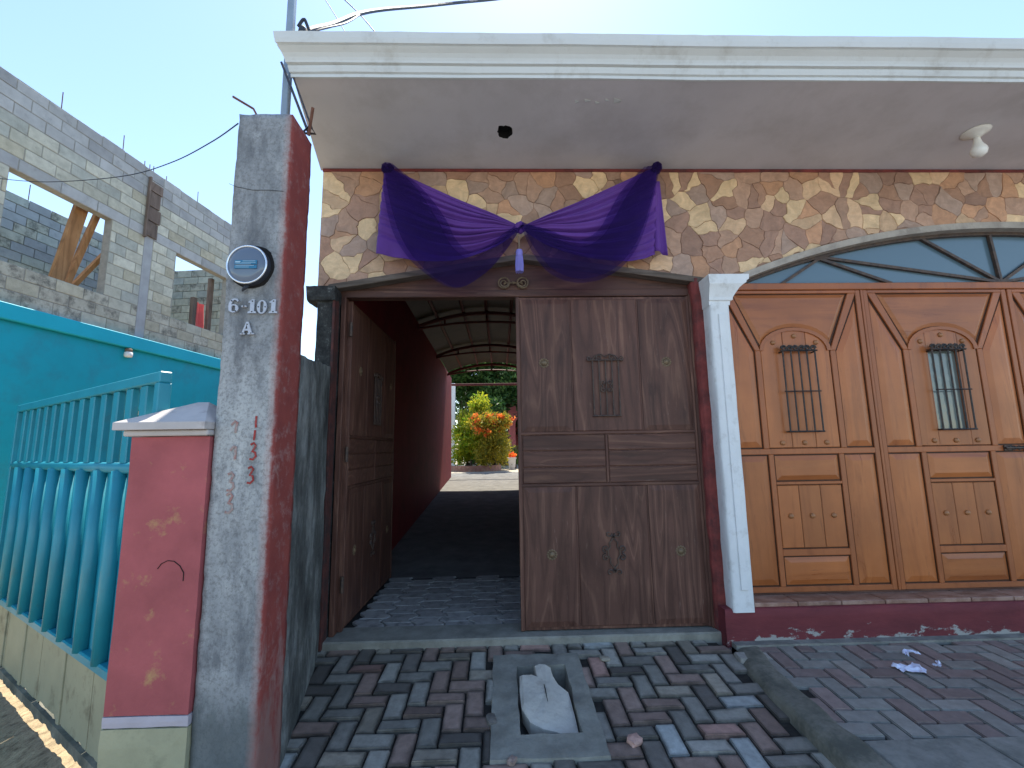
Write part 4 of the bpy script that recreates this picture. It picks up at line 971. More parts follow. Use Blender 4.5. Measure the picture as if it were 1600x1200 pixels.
# block storey, block by block: 0.4 x 0.19 m blocks, mortar recessed behind
random.seed(5)
CH, BL = .1885, .40; BZ0 = 3.645
OP = [(-.14, 1.31, 4.21, 5.53), (2.62, 4.05, 4.21, 5.53)]
COLS = [(1.92, 2.10)]
def cuts(s0, s1, z0, z1):
    parts = [(s0, s1)]
    for a, b, c_, d in OP+[(x, y, 0, 6.28) for x, y in COLS]:
        if z1 <= c_+.02 or z0 >= d-.02: continue
        nw = []
        for p, q in parts:
            if q <= a or p >= b: nw.append((p, q)); continue
            if p < a: nw.append((p, a))
            if q > b: nw.append((b, q))
        parts = nw
    return [(p, q) for p, q in parts if q-p > .05]
bwall = MB(HM)
zs = [BZ0, 4.21, 5.53, 6.86]
for a, b, z0, z1 in ((-3, -.14, 4.21, 5.53), (1.31, 2.62, 4.21, 5.53), (4.05, 7, 4.21, 5.53), (-3, 7, BZ0, 4.21), (-3, 7, 5.53, 6.84)):
    bwall.box(-b, -a, -.145, -.008, z0, z1)
bwall = bwall.build('block_wall', m['block_mortar'], th_)
def block(par, s0, s1, z0, z1, t0, t1, mat):
    mb = MB(HM); j = .006
    mb.bbox(-s1+j, -s0-j, t0, t1+rnd(-.003, .003), z0+j, z1-j, .005); mb.build('block', m[mat], par)
row = 0; z = BZ0
while z < 6.80:
    z1 = min(z+CH, 6.86)
    grey = row == 10 or row >= 14
    off = -.6-(BL/2 if row % 2 else 0)
    s_ = off
    while s_ < 4.6:
        L = BL if row != 10 else .55
        for p, q in cuts(s_, s_+L, z, z1):
            if q < -.45: continue
            if grey: mt = 'grey_block_%d' % random.randrange(3)
            elif row < 3: mt = random.choice(('dirty_block', 'dirty_block', 'block_4', 'block_1'))
            else: mt = 'block_%d' % random.choice((0, 1, 2, 2, 3, 4))
            top = z1+(rnd(-.03, .02) if z1 > 6.8 else 0)
            block(bwall, p, q, z, top, -.15, .0, mt)
        s_ += L
    z = z1; row += 1
for a, b in COLS: HB(a, b, -.14, -.004, BZ0, 6.28, 'column', 'column_concrete', bwall, .006)
# interior walls seen through the openings
iw = MB(HM).box(-9, 3, -3.2, -3.02, 3.6, 6.62).box(-5.3, -5.15, -3.0, -.15, 3.6, 6.3)
iwall = iw.build('inner_block_wall', m['block_mortar'], th_)
z = 3.65; row = 0
while z < 6.5:
    s_ = -.3-(BL/2 if row % 2 else 0)
    while s_ < 5.4:
        block(iwall, s_, s_+BL, z, z+CH+(rnd(-.02, .01) if z > 6.3 else 0), -3.02, -3.0, random.choice(('grey_block_0', 'grey_block_1', 'grey_block_2', 'block_3', 'dirty_block') if z > 5 else ('block_3', 'dirty_block', 'block_1', 'grey_block_1'))); s_ += BL
    z += CH; row += 1
z = 3.65; row = 0
while z < 6.2:                                        # cross wall facing the camera behind the second window
    t_ = -2.9-(BL/2 if row % 2 else 0)
    while t_ < -.2:
        mb = MB(HM); mb.bbox(-5.148, -5.13, max(-2.95, t_)+.006, min(-.16, t_+BL)-.006, z+.006, z+CH-.006, .004); mb.build('block', m[random.choice(('block_0', 'block_1', 'block_3', 'dirty_block'))], iwall); t_ += BL
    z += CH; row += 1
for px, py, px2, py2, wpx in ((240, 155, 240, 155, 0),): pass
# thin rebars standing on the walls
for i, (x, y, h) in enumerate(((97, 165, .30), (193, 230, .32), (227, 254, .12), (235, 259, .12), (241, 262, .14), (261, 277, .12), (309, 313, .26))):
    s_, z = hp(x, y, -.08); q = MB(HM).tube([(-s_, -.08, 6.75), (-s_+.01, -.08, 6.86+h)], .007, 5).build('rebar', m['rust'], th_)
for x, h in ((46, .42),): 
    s_, z = hp(x, 300, -3.1); MB(HM).tube([(-s_, -3.1, 6.5), (-s_, -3.1, 6.62+h)], .008, 5).build('rebar', m['rust'], th_)
# formwork boards on the column
fw = thing('formwork_panel', 'weathered timber formwork boards nailed over the block column', 'formwork', HM @ Vector((-2.0, .02, 5.6)))
for i, (z0, z1) in enumerate(((5.56, 5.84), (5.86, 6.12), (6.14, 6.42), (6.44, 6.62))):
    MB(HM).bbox(-2.15+rnd(-.02, .02), -1.90+rnd(-.02, .02), .008, .03, z0, z1, .004).build('board', m['old_board'], fw)
MB(HM).bbox(-1.90, -1.865, .008, .055, 5.5, 6.68, .004).build('batten', m['old_board'], fw)
# timber props inside the first opening
def prop(lab, a, b, wd, t):
    s0, z0 = hp(*a, t); s1, z1 = hp(*b, t); p, q = Vector((-s0, t, z0)), Vector((-s1, t, z1)); d = (q-p).normalized(); y_ = Vector((0, 1, 0)); x_ = y_.cross(d).normalized(); mb = MB(HM); vs = []
    for c_ in (p-d*.05, q+d*.15):
        for i, j in ((-1, -1), (1, -1), (1, 1), (-1, 1)): vs.append(c_+x_*wd/2*i+y_*.035*j)
    mb.add(vs, [(0, 3, 2, 1), (4, 5, 6, 7), (0, 1, 5, 4), (1, 2, 6, 5), (2, 3, 7, 6), (3, 0, 4, 7)])
    tag(bev(mb.build('timber_prop', m['prop_wood'])), lab, 'timber', 'timber props in the upper window')
prop('widest orange timber prop leaning in the upper window opening', (84, 448), (131, 312), .19, -.25)
prop('narrow timber prop beside the widest one in upper window', (100, 452), (155, 328), .085, -.32)
prop('short grey timber leaning low in the upper window opening', (106, 455), (160, 400), .07, -.40)
# red cloth and posts in the second opening
tag(MB(HM).grid(6, 10, lambda u, v: (-3.72-u*.22-.02*math.sin(v*5), -.45+.03*math.sin(u*9), 4.1+v*.80)).build('red_cloth', m['net_fabric']), 'bright red cloth hanging in the second upper window', 'cloth')
tag(HB(3.60, 3.70, -.5, -.42, 4.15, 4.98, 'timber_post', 'old_board', None), 'dark upright timber post left of the red cloth', 'timber')
tag(HB(3.93, 4.02, -.40, -.32, 4.3, 5.53, 'timber_post', 'old_board', None), 'grey upright timber post right of the red cloth', 'timber')

# ================================================================== PURPLE DRAPE
dr = thing('purple_drape', 'purple cloth swag with sheer bands hung over the dark gate', 'drape', (.2, 3.8, 3.5))
def bez(P, t):
    P = [Vector(p) for p in P]
    while len(P) > 1: P = [P[i]+(P[i+1]-P[i])*t for i in range(len(P)-1)]
    return P[0]
def catm(P, t):
    n = len(P)-1; f = t*n; i = min(n-1, int(f)); f -= i; g = lambda k: Vector(P[max(0, min(n, k))])
    a, b, c_, d = g(i-1), g(i), g(i+1), g(i+2)
    return .5*((2*b)+(c_-a)*f+(2*a-5*b+4*c_-d)*f*f+(3*b-a-3*c_+d)*f*f*f)
def cw(px, py): p = onY(px, py, 3.80); return Vector((p.x, p.z))
def swag(side):
    if side < 0: TL, BL_, C_ = cw(604, 264), cw(589, 398), cw(814, 357); mids = [cw(640, 408), cw(672, 411), cw(720, 408), cw(775, 388)]
    else: TL, BL_, C_ = cw(1023, 264), cw(1022, 400), cw(814, 357); mids = [cw(990, 409), cw(950, 408), cw(905, 401), cw(855, 385)]
    bot = [BL_]+mids+[C_+Vector((side*.02, -.03))]
    tp0 = [TL+Vector((-side*.0, .0)), TL+(C_-TL)*.25+Vector((0, -.012)), TL+(C_-TL)*.5+Vector((0, -.02)), TL+(C_-TL)*.75+Vector((0, -.012)), C_]
    def f(u, v):
        # v=0 top hem, v=1 bottom hem; u=0 outer edge, u=1 centre knot. Folds fan out of the knot.
        a = catm(tp0, u); b = catm(bot, u)
        p = a+(b-a)*v
        gather = min(1, (1-u)*5)*(.35+.65*min(1, u*2.2+.1))
        ph = v*8.2+.7*math.sin(v*5+side)+.5*noise.noise((v*3, u*1.3, side))-u*.35
        fold = math.sin(2*math.pi*ph)+.35*math.sin(2*math.pi*ph*2.3+1)
        amp = .027*gather*(.35+.65*math.sin(math.pi*min(1, max(0, v*1.05))))
        sag = -.035*math.sin(math.pi*u)*math.sin(math.pi*v)
        hang = .012*math.sin(2*math.pi*(u*7))*v*max(0, 1-u*2.2)          # soft vertical folds at the free end
        y = 3.80-.03-.055*math.sin(math.pi*min(1, .15+v*.9))*gather-amp*fold-hang
        zf = .010*gather*math.cos(2*math.pi*ph)*(1-v)*v*2
        return (p.x, y, p.y+sag+zf)
    return f
for s_, lab in ((-1, 'left swag of purple cloth'), (1, 'right swag of purple cloth')):
    mb = MB().grid(70, 120, swag(s_)); o = mb.build('swag', m['purple_satin'], dr, True, lab)
    sm = o.modifiers.new('thick', 'SOLIDIFY'); sm.thickness = .002
# folded tail at the far right
def tail(u, v):
    a = cw(1020, 288)+(cw(1028, 288)-cw(1020, 288))*u; b = cw(1021, 396)+(cw(1040, 400)-cw(1021, 396))*u; p = a+(b-a)*v
    return (p.x, 3.755-.02*math.sin(u*math.pi*2.2)*v, p.y-.02*u*u*v)
o = MB().grid(14, 14, tail).build('tail', m['purple_satin'], dr, True); o.modifiers.new('thick', 'SOLIDIFY').thickness = .002
def sheer(outer, inner, ph):
    def f(u, v):
        a, b = catm(outer, u), catm(inner, u); p = a+(b-a)*v; e = math.sin(math.pi*u)
        return (p.x, 3.645+.09*(1-e)-.018*math.sin(2*math.pi*(v*3.2+ph))*e-.01*math.sin(u*7+v*4), p.y+.008*math.sin(v*9+u*5)*e)
    return f
SH = [([cw(601, 262), cw(606, 320), cw(624, 385), cw(660, 432), cw(712, 460), cw(756, 438), cw(788, 402), cw(815, 360)],
       [cw(618, 264), cw(664, 306), cw(698, 352), cw(716, 388), cw(738, 406), cw(765, 394), cw(788, 373), cw(812, 354)], .1),
      ([cw(813, 358), cw(832, 405), cw(858, 438), cw(898, 452), cw(942, 442), cw(978, 412), cw(1004, 360), cw(1028, 266)],
       [cw(816, 353), cw(850, 364), cw(880, 378), cw(906, 384), cw(930, 370), cw(948, 340), cw(968, 306), cw(1004, 266)], .6)]
for o_, i_, ph in SH:
    MB().grid(60, 16, sheer(o_, i_, ph)).build('sheer_band', m['purple_sheer'], dr, True)
    MB().grid(60, 12, (lambda g: lambda u, v: (lambda q: (q[0]+.006, q[1]-.014-.008*math.sin(u*11), q[2]-.012*math.sin(math.pi*u)))(g(u, .1+v*.75)))(sheer(o_, i_, ph+.3))).build('sheer_band', m['purple_sheer'], dr, True)
for px, py in ((607, 266), (1024, 266), (813, 358)):                       # knots where the cloth is tied
    c = onY(px, py, 3.78); mb = MB(); n = 10
    for k_ in range(5):
        a = rnd(0, 6.3); mb.tube([(c.x+.045*math.cos(a+t*1.6)*(1-.3*t), c.y-.03-.02*math.sin(a+t), c.z+.03*math.sin(a+t*1.9)) for t in (0, .5, 1, 1.5, 2)], [.012, .022, .026, .022, .012], 8)
    mb.build('knot', m['purple_satin' if px == 813 else 'purple_sheer'], dr, True)
ts = thing('tassel', 'lavender tassel hanging below the middle of the purple drape', 'tassel', (.186, 3.72, 3.15))
c = onY(811, 380, 3.70)
MB().tube([(c.x, 3.70, c.z+.06), (c.x, 3.70, c.z-.06)], .008, 6).build('cord', m['tassel_cord'], ts)
MB().lathe([(.006, 0), (.026, -.008), (.032, -.03), (.028, -.055), (.033, -.065), (.034, -.07)], (c.x, 3.70, c.z-.055), 'z', 14).build('head', m['tassel_thread'], ts, True)
fr = MB()
for k_ in range(26):
    a = 2*math.pi*k_/26; r0 = .028; fr.tube([(c.x+r0*math.cos(a), 3.70+r0*math.sin(a), c.z-.12), (c.x+(r0+.006)*math.cos(a), 3.70+(r0+.006)*math.sin(a), c.z-.2), (c.x+(r0+.004)*math.cos(a+.1), 3.70+(r0+.004)*math.sin(a+.1), c.z-.262+rnd(-.006, .006))], .0042, 4)
fr.build('fringe', m['tassel_thread'], ts)

# ================================================================== LAMP ON THE SOFFIT
lp = thing('ceiling_lamp', 'white porcelain lamp holder with bulb on the soffit', 'lamp', (4.107, 3.396, 4.2))
MB().lathe([(.10, 0), (.098, -.010), (.075, -.024), (.045, -.038), (.036, -.05)], (4.107, 3.396, 4.22), 'z', 24).build('holder', m['white_ceramic'], lp, True)
MB().lathe([(.022, 0), (.024, -.03), (.034, -.07), (.052, -.105), (.058, -.13), (.050, -.16), (.028, -.178), (.004, -.184)], (4.107, 3.396, 4.172), 'z', 20).build('bulb', m['bulb_glass'], lp, True)

# ================================================================== CABLES
def cable(lab, pts, r, nm='overhead_cable', mat='black_rubber', sag=0):
    P = [catm(pts, i/40) for i in range(41)]
    tag(MB().tube(P, r, 5).build(nm, m[mat]), lab, 'cable')
cable('thin wire sagging from concrete pillar across the block wall', [onY(372, 193, 2.40), onY(330, 222, 2.9), onY(270, 253, 3.4), onY(200, 274, 3.9), onY(110, 283, 4.4), onY(40, 283, 4.9), onY(-60, 272, 5.4)], .004)
def cable3(lab, pts, r): cable(lab, [onY(*p) for p in pts], r)
cable3('thick twisted black cable crossing the sky above the cornice', [(468, 56, 3.05), (488, 46, 3.2), (520, 38, 3.6), (560, 22, 4.2), (600, 15, 4.7), (660, 10, 5.4), (720, 4, 6.2), (790, -3, 7.2), (900, -20, 8)], .022)
cable3('second black strand joining the thick cable above the cornice', [(470, 60, 3.05), (500, 46, 3.2), (540, 36, 3.6), (562, 23, 4.2)], .008)
cable3('steep thin wire left of the thick cable', [(500, -10, 6), (512, 5, 6), (538, 48, 6), (560, 90, 6)], .006)
cable3('steep paired wire crossing the thick cable', [(530, -8, 6), (560, 20, 6), (586, 50, 6), (620, 90, 6)], .008)
cable('black loop of cable at the pole beside the cornice end', [Vector((-1.50, 3.03, 4.80)), Vector((-1.46, 3.03, 4.86)), Vector((-1.42, 3.02, 4.78)), Vector((-1.36, 3.0, 4.62)), Vector((-1.30, 3.0, 4.52))], .012)

# ================================================================== DRAIN BOX, SLAB, LITTER
db = thing('drain_box', 'open concrete drain box sunk in the brick apron', 'drain', (.24, 3.1, 0))
IX0, IX1, IY0, IY1 = .095, .45, 2.80, 3.50
def dring(u, v):
    a = u*2*math.pi; c_, s_ = math.cos(a), math.sin(a); k_ = 1/max(abs(c_), abs(s_)); sx, sy = c_*k_, s_*k_
    po = Vector(((DX0+DX1)/2+sx*(DX1-DX0)/2, (DY0+DY1)/2+sy*(DY1-DY0)/2)); pi = Vector(((IX0+IX1)/2+sx*(IX1-IX0)/2, (IY0+IY1)/2+sy*(IY1-IY0)/2))
    if v < .15: p = po; z = -.25+v/.15*.25
    elif v < .75: p = po+(pi-po)*((v-.15)/.6); z = 0
    else: p = pi+Vector((sx, sy))*-.01*(v-.75)*4; z = -.42*(v-.75)/.25
    n_ = .010*noise.noise((p.x*7, p.y*7, z*3))
    return (p.x+n_, p.y+n_*.7, rampz(p.y)+.013+z+(.006*noise.noise((p.x*9, p.y*9, 2)) if .14 < v < .76 else 0))
MB().grid(96, 24, dring).build('frame', m['drain_concrete'], db)
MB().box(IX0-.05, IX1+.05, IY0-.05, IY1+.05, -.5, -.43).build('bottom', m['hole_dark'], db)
sp = [(812, 1066), (828, 1063), (838, 1066), (834, 1051), (842, 1047), (852, 1047), (860, 1050), (864, 1062), (872, 1073), (888, 1083), (892, 1095), (898, 1115), (905, 1142), (890, 1145), (870, 1139), (848, 1136), (828, 1128), (815, 1110), (812, 1085)]
poly = []
for x, y in sp: p = onR(x, y); poly.append(p)
g = sum(poly, Vector())/len(poly); n = len(poly); sl2 = MB()
zf = lambda p: .012+.035*(p.y-g.y)/.4-.02*(p.x-g.x)/.3
sl2.v = [Vector((p.x, p.y, p.z+zf(p))) for p in poly]+[Vector((g.x+(p.x-g.x)*(.88+.06*noise.noise(p*15)), g.y+(p.y-g.y)*(.88+.06*noise.noise(p*15)), p.z+zf(p)+.014+.012*noise.noise(p*11))) for p in poly]+[Vector((g.x+(p.x-g.x)*.97, g.y+(p.y-g.y)*.97, p.z+zf(p)-.085+.012*noise.noise(p*14))) for p in poly]+[Vector((g.x, g.y, g.z+.03)), Vector((g.x, g.y, g.z-.055))]
for k_ in range(n):
    b = (k_+1) % n; sl2.f += [[k_, b, n+b, n+k_], [n+k_, n+b, 3*n], [2*n+k_, 2*n+b, b, k_], [2*n+b, 2*n+k_, 3*n+1]]
slab = thing('stone_slab', 'broken white stone slab lying across the open drain box', 'slab', (g.x, g.y, g.z-.03))
sl2.build('slab', m['slab_stone'], slab)
MB().tube([onR(x, y)+Vector((0, 0, .034)) for x, y in ((848, 1070), (852, 1085), (856, 1105))], [.002, .004, .002], 4).build('crack', m['hole_dark'], slab)
def chunk(lab, px, py, sx, sy, sz, mat, rz, nm='brick_piece'):
    p = onR(px, py); mb = MB(); bm = bmesh.new(); bmesh.ops.create_icosphere(bm, subdivisions=2, radius=1)
    for q in bm.verts:
        k_ = 1/max(abs(q.co.x), abs(q.co.y), abs(q.co.z))**.7; q.co *= k_*(1+.18*noise.noise(q.co*1.9+Vector((px, 0, 0)))); q.co = Vector((q.co.x*sx, q.co.y*sy, q.co.z*sz))
    me = bpy.data.meshes.new(nm); bm.to_mesh(me); bm.free(); me.materials.append(m[mat]); o = link(nm, me); o.location = (p.x, p.y, p.z+sz*.6); o.rotation_euler = (R(6), R(5), rz); tag(o, lab, 'brick')
chunk('reddish broken brick piece right of the drain box', 992, 1160, .045, .035, .02, 'paver_5', .6)
chunk('pale broken brick piece behind the drain box corner', 945, 1031, .04, .028, .014, 'paver_7', .2)
chunk('small brown brick piece at the bottom beside the drain', 800, 1192, .03, .022, .016, 'paver_3', 1.1)
chunk('dark brick piece at the left edge of the drain box', 768, 1128, .03, .05, .018, 'paver_4', .3)
def paper(lab, px, py, s_, seed):
    p = onZ(px, py, .055); mb = MB().grid(9, 6, lambda u, v: (p.x+(u-.5)*s_*(1+.3*noise.noise((u*3, v*3, seed))), p.y+(v-.5)*s_*.62*(1+.5*noise.noise((u*2, 5, seed)))+.02*math.sin(u*6+seed), .058+abs(.035*noise.noise((u*4, v*4, seed+4)))+.012*u))
    o = mb.build('paper_scrap', m['paper']); o.modifiers.new('thick', 'SOLIDIFY').thickness = .001; tag(o, lab, 'paper')
paper('larger crumpled white paper scrap on the sidewalk', 1423, 1047, .16, 1); paper('smaller crumpled white paper scrap nearer the plinth', 1421, 1022, .09, 5)
paper('tiny pale paper fleck on the sidewalk to the right', 1466, 1041, .05, 9)

# ================================================================== PASSAGE
def tz(y): return .085 if y < 5.7 else .085+(y-5.7)*.051                      # the drive climbs gently
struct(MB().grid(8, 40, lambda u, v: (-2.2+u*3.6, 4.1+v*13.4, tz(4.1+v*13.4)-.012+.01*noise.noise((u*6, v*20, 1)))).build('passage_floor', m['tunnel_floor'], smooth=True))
struct(MB().grid(30, 30, lambda u, v: (-14+u*28, 17.45+v*30, tz(17.45)-.012+.012*noise.noise((u*20, v*20, 1)))).build('courtyard', m['courtyard_dust'], smooth=True))
# wavy interlocking tiles just inside the threshold
tiles = struct(MB().box(-1.40, 1.30, 4.10, 5.62, .05, .078).build('tile_bed', m['bed_sand']))
TW = .255
for i in range(11):
    for j in range(-1, 7):
        cx, cy = -1.30+(i+.5)*TW, 4.10+(j+.5)*.218+(.109 if i % 2 else 0)
        if cy > 5.55 or cy < 4.09: continue
        s_ = 1 if i % 2 else -1; out = []; hy = .102
        side_ = lambda t: .036*math.sin(2*math.pi*t)
        N_ = 10
        L_ = [(cx-TW/2+.009+s_*side_(k_/N_+.0), cy+hy-2*hy*k_/N_) for k_ in range(N_+1)]; R_ = [(cx+TW/2-.009+s_*side_(1-k_/N_), cy-hy+2*hy*k_/N_) for k_ in range(N_+1)]
        # both neighbours share one wave: crossing sign flips with the half-course offset
        pol = L_+R_
        n = len(pol); zt = .098+rnd(-.001, .001); mb = MB(); gx, gy = cx, cy
        mb.add([(p[0], p[1], .07) for p in pol]+[(p[0], p[1], zt-.006) for p in pol]+[(gx+(p[0]-gx)*.955, gy+(p[1]-gy)*.955, zt) for p in pol],
               [[k_, (k_+1) % n, n+(k_+1) % n, n+k_] for k_ in range(n)]+[[n+k_, n+(k_+1) % n, 2*n+(k_+1) % n, 2*n+k_] for k_ in range(n)]+[list(range(2*n, 3*n))])
        mb.build('tile', m['hex_tile'], tiles)
ps = thing('covered_passage', 'dark covered passage with red side wall and sheet metal roof', 'passage', (-.2, 10, .1))
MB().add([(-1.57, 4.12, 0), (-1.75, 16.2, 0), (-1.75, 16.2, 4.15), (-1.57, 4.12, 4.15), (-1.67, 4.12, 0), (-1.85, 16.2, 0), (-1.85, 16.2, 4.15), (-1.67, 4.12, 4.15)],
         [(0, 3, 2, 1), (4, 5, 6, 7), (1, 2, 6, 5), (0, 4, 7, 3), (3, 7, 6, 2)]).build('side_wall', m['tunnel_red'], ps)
def roofz(x): t = (x+.25)/1.72; return 3.97+.42*(1-t*t)
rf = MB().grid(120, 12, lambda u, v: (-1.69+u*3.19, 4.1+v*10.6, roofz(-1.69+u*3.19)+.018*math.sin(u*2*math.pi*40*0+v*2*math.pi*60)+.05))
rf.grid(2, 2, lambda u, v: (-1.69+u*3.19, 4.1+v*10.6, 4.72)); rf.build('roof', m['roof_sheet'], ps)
for y in (6.0, 8.9, 11.8, 14.6):
    mb = MB(); mb.tube([(-1.72+i*.16, y, roofz(-1.72+i*.16)-.05) for i in range(19)], .04, 6); mb.tube([(-1.72+i*.16, y, roofz(-1.72+i*.16)*.5+1.96) for i in range(19)], .025, 6)
    for x in (-1.1, -.25, .6): mb.tube([(x, y, roofz(x)*.5+1.96), (x, y, roofz(x)-.05)], .02, 5)
    mb.build('truss', m['truss_red'], ps)
for x in (-1.25, -.72, -.25, .25, .8): MB().tube([(x, 4.2, roofz(x)-.0), (x, 14.7, roofz(x)-.0)], .032, 5).build('purlin', m['truss_red'], ps)
MB().bbox(-1.9, 1.6, 17.0, 17.08, 3.98, 4.06, .006).build('tie_beam', m['truss_red'], ps)
MB().bbox(-2.24, -2.06, 20.6, 20.78, .5, 4.6, .01).build('post', m['courtyard_white'], ps)

# ================================================================== COURTYARD PLANTS AND HOUSE
def leaves(fnpt, n, size, mat, name, par, asp=2.2, up=.3):
    vs = []; fs = []
    for i in range(n):
        c_ = fnpt(); d = Vector((rnd(-1, 1), rnd(-1, 1), rnd(-.6, 1)+up)).normalized(); s1 = d.orthogonal().normalized(); s1.rotate(Matrix.Rotation(rnd(0, 6.28), 3, d)); L = size*rnd(.6, 1.35); W_ = L/asp
        k_ = len(vs); nn = d.cross(s1)*L*.12
        vs += [c_, c_+d*L*.5+s1*W_*.5+nn, c_+d*L, c_+d*L*.5-s1*W_*.5+nn]; fs.append((k_, k_+1, k_+2, k_+3))
    return MB().add(vs, fs).build(name, m[mat], par)
def blob(c_, r, shell=.45):
    def f():
        d = Vector((random.gauss(0, 1), random.gauss(0, 1), random.gauss(0, 1))).normalized()*(1-shell*random.random()**1.2)
        k_ = 1+.28*noise.noise(d*2.2+Vector(c_)); return Vector((c_[0]+d.x*r[0]*k_, c_[1]+d.y*r[1]*k_, c_[2]+d.z*r[2]*k_))
    return f
random.seed(11); GZ = tz(17.45)
pt = thing('round_planter', 'low round brick planter edge below the leafy shrubs', 'planter', (-1.0, 18.9, GZ))
pr2 = MB(); 
for k_ in range(40):
    a, b = math.pi*(.98+k_*.0275), math.pi*(.98+(k_+.93)*.0275); P = lambda a, r: (-1.1+r*math.cos(a), 19.2+r*math.sin(a)*.9)
    q = [P(a, .95), P(b, .95), P(b, 1.12), P(a, 1.12)]; MB().add([(x, y, GZ-.05) for x, y in q]+[(x, y, GZ+.22) for x, y in q], [(0, 1, 2, 3), (7, 6, 5, 4), (0, 4, 5, 1), (1, 5, 6, 2), (2, 6, 7, 3), (3, 7, 4, 0)]).build('brick', m['planter_brick'], pt)
MB().lathe([(.96, 0), (.96, .15), (.3, .19)], (-1.1, 19.2, GZ-.02), 'z', 24).build('soil', m['bark'], pt)
def shrub(nm, lab, x, y, h, rx, mats, n, seedh=.5, sz=.13):
    t = thing(nm, lab, 'shrub', (x, y, GZ)); st_ = MB()
    for k_ in range(9):
        a = rnd(0, 6.28); r_ = rnd(.2, .75)*rx; st_.tube([(x+rnd(-.1, .1), y+rnd(-.1, .1), GZ), (x+r_*.45*math.cos(a), y+r_*.45*math.sin(a), GZ+h*.4), (x+r_*math.cos(a), y+r_*math.sin(a), GZ+h*rnd(.7, .92))], [.025, .018, .006], 5)
    st_.build('stem', m['bark'], t)
    cl = [(x+rnd(-1, 1)*rx*.62, y+rnd(-.6, .6)*rx, GZ+h*rnd(.14, .84), rx*rnd(.30, .5)) for k_ in range(22)]
    def f():
        c_ = random.choice(cl); return blob((c_[0], c_[1], c_[2]), (c_[3], c_[3], c_[3]*1.05), .8)()
    leaves(f, n, sz, mats[0], 'foliage', t)
    if len(mats) > 1:
        def g_():
            while True:
                p = f()
                if p.z > GZ+h*.5: return p+Vector((0, -.08, .05))
        fl_ = []
        for k_ in range(60): fl_.append(g_())
        def h_(): c_ = random.choice(fl_); return c_+Vector((random.gauss(0, .06), random.gauss(0, .06), random.gauss(0, .05)))
        leaves(h_, 1700, .10, mats[1], 'flowers', t, 1.3, .6)
shrub('croton_shrub', 'tall yellow green leafy shrub at the end of the passage', -1.40, 19.7, 3.45, 1.05, ['croton_leaf'], 9500, .5, .15)
shrub('flowering_shrub', 'shrub with orange flowers at the end of the passage', -.28, 18.9, 2.75, 1.0, ['flower_leaf', 'orange_petal'], 9500, .5, .12)
shrub('dark_shrub', 'dark green shrub filling the gap behind the orange flowers', -.75, 21.6, 2.6, 1.5, ['tree_leaf'], 9000, .5, .17)
shrub('potted_conifer', 'small green potted bush beside the orange flowers', .62, 20.3, 1.2, .28, ['palm_leaf'], 900, .5, .08)
po = thing('white_pot', 'square white flower pot under the flowering shrub', 'pot', (.48, 19.6, GZ))
bev(MB().add([(.36, 19.5, GZ+.06), (.62, 19.5, GZ+.06), (.62, 19.76, GZ+.06), (.36, 19.76, GZ+.06), (.32, 19.46, GZ+.46), (.66, 19.46, GZ+.46), (.66, 19.8, GZ+.46), (.32, 19.8, GZ+.46)], [(3, 2, 1, 0), (4, 5, 6, 7), (0, 1, 5, 4), (1, 2, 6, 5), (2, 3, 7, 6), (3, 0, 4, 7)]).build('bowl', m['courtyard_white'], po), .01)
MB().bbox(.30, .68, 19.44, 19.82, GZ+.44, GZ+.50, .01).build('rim', m['courtyard_white'], po); MB().box(.38, .60, 19.52, 19.74, GZ, GZ+.07).build('foot', m['courtyard_white'], po)
leaves(blob((.49, 19.63, GZ+.60), (.18, .18, .12)), 160, .08, 'orange_petal', 'flowers', po, 1.3)
def tree(lab, x, y, h, r_, n, mat, sz):
    t = thing('garden_tree', lab, 'tree', (x, y, GZ)); tr = MB(); tr.tube([(x, y, GZ), (x+.1, y, GZ+h*.3), (x-.05, y+.1, GZ+h*.55)], [.2, .15, .1], 8); cl = []
    for k_ in range(30):
        a = rnd(0, 6.28); q = rnd(.1, 1)*r_; c_ = Vector((x+q*math.cos(a), y+q*math.sin(a), GZ+h*rnd(.32, .98))); cl.append((c_, r_*rnd(.25, .42)))
        if k_ < 10: tr.tube([(x-.02, y+.05, GZ+h*rnd(.35, .55)), ((x+c_.x)/2, (y+c_.y)/2, (GZ+h*.5+c_.z)/2+.1), c_], [.07, .05, .02], 5)
    tr.build('trunk', m['bark'], t)
    def f(): c_, q = random.choice(cl); return blob(c_, (q, q, q*.8), .6)()
    leaves(f, n, sz, mat, 'crown', t, 2.4, 0)
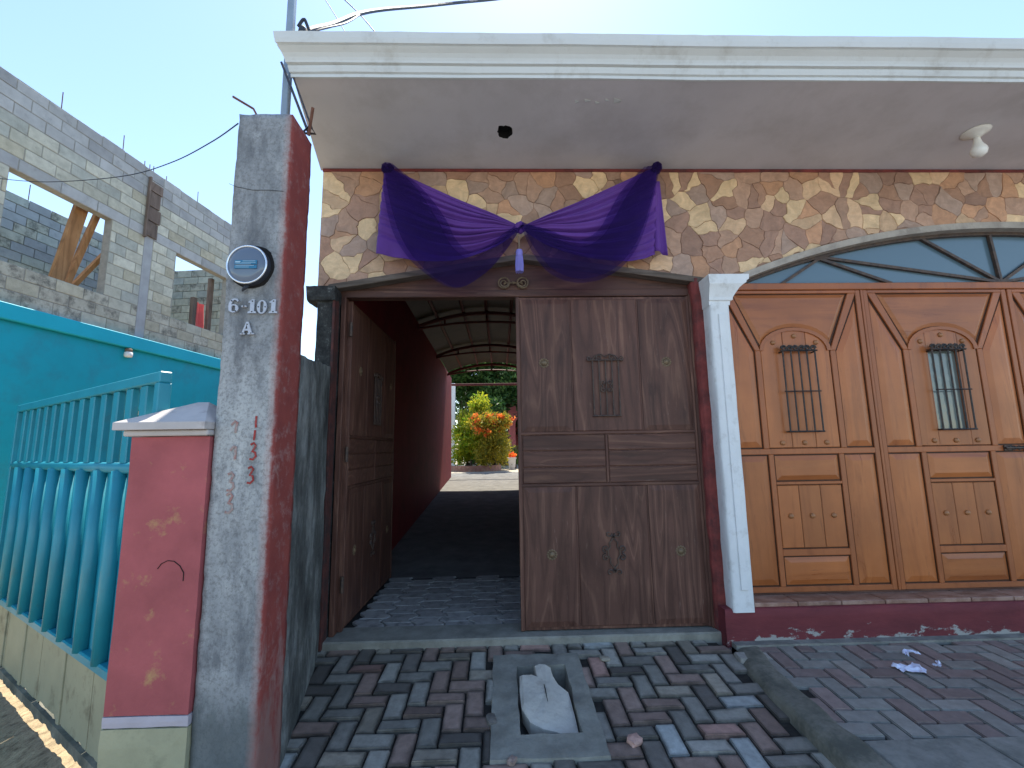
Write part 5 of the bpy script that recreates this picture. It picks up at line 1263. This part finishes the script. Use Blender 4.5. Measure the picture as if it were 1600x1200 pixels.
tree('broad green tree behind the courtyard, left of the pink house', -1.6, 26, 8.0, 3.6, 15000, 'tree_leaf', .3)
tree('dark leafy tree behind the courtyard, nearest to the passage', .2, 24.2, 7.0, 2.6, 12000, 'tree_leaf', .26)
tree('bright green tree behind the courtyard, over the pink house', 2.6, 31, 8.5, 3.6, 14000, 'palm_leaf', .3)
ch = thing('pink_house', 'pink house with white pilaster and dark arch beyond the courtyard', 'house', (2.5, 26, GZ))
mb = MB(); ax, aw, az = 1.75, .9, 2.2
cw_ = [(ax-aw*math.cos(math.pi*i/14), GZ+az+.9*.75*math.sin(math.pi*i/14)) for i in range(15)]
xs_ = [-.05, ax-aw]+[p[0] for p in cw_[1:-1]]+[ax+aw, 9]
def lowz(x): return GZ+az+.675*math.sqrt(max(0, 1-((x-ax)/aw)**2)) if abs(x-ax) < aw-1e-5 else (GZ-.1)
for a, b in zip(xs_, xs_[1:]):
    inside = abs((a+b)/2-ax) < aw; za, zb = (lowz(a) if abs(a-ax) < aw-1e-4 else GZ+az, lowz(b) if abs(b-ax) < aw-1e-4 else GZ+az) if inside else (GZ-.1, GZ-.1)
    mb.add([(a, 25, za), (b, 25, zb), (b, 25, GZ+3.75), (a, 25, GZ+3.75), (a, 25.25, za), (b, 25.25, zb)], [(0, 1, 2, 3), (0, 4, 5, 1)])
mb.box(-.04, 8.9, 28.5, 29, GZ-.1, GZ+3.7).box(-.04, .2, 25.3, 28.5, GZ-.1, GZ+3.7).box(8.7, 8.9, 25.3, 28.5, GZ-.1, GZ+3.7); mb.build('wall', m['courtyard_pink'], ch)
MB().box(-.3, 9.2, 24.6, 29, GZ+3.76, GZ+4.0).build('roof', m['courtyard_pink'], ch)
MB().box(-.02, .36, 24.85, 24.995, GZ-.1, GZ+3.75).build('pilaster', m['courtyard_white'], ch)
tag(bev(MB().box(.95, 1.15, 25.8, 26, GZ+4.0, GZ+4.75).box(.88, 1.22, 25.73, 26.07, GZ+4.75, GZ+4.83).build('chimney_post', m['courtyard_white'])), 'white post standing on the roof of the pink house', 'post')
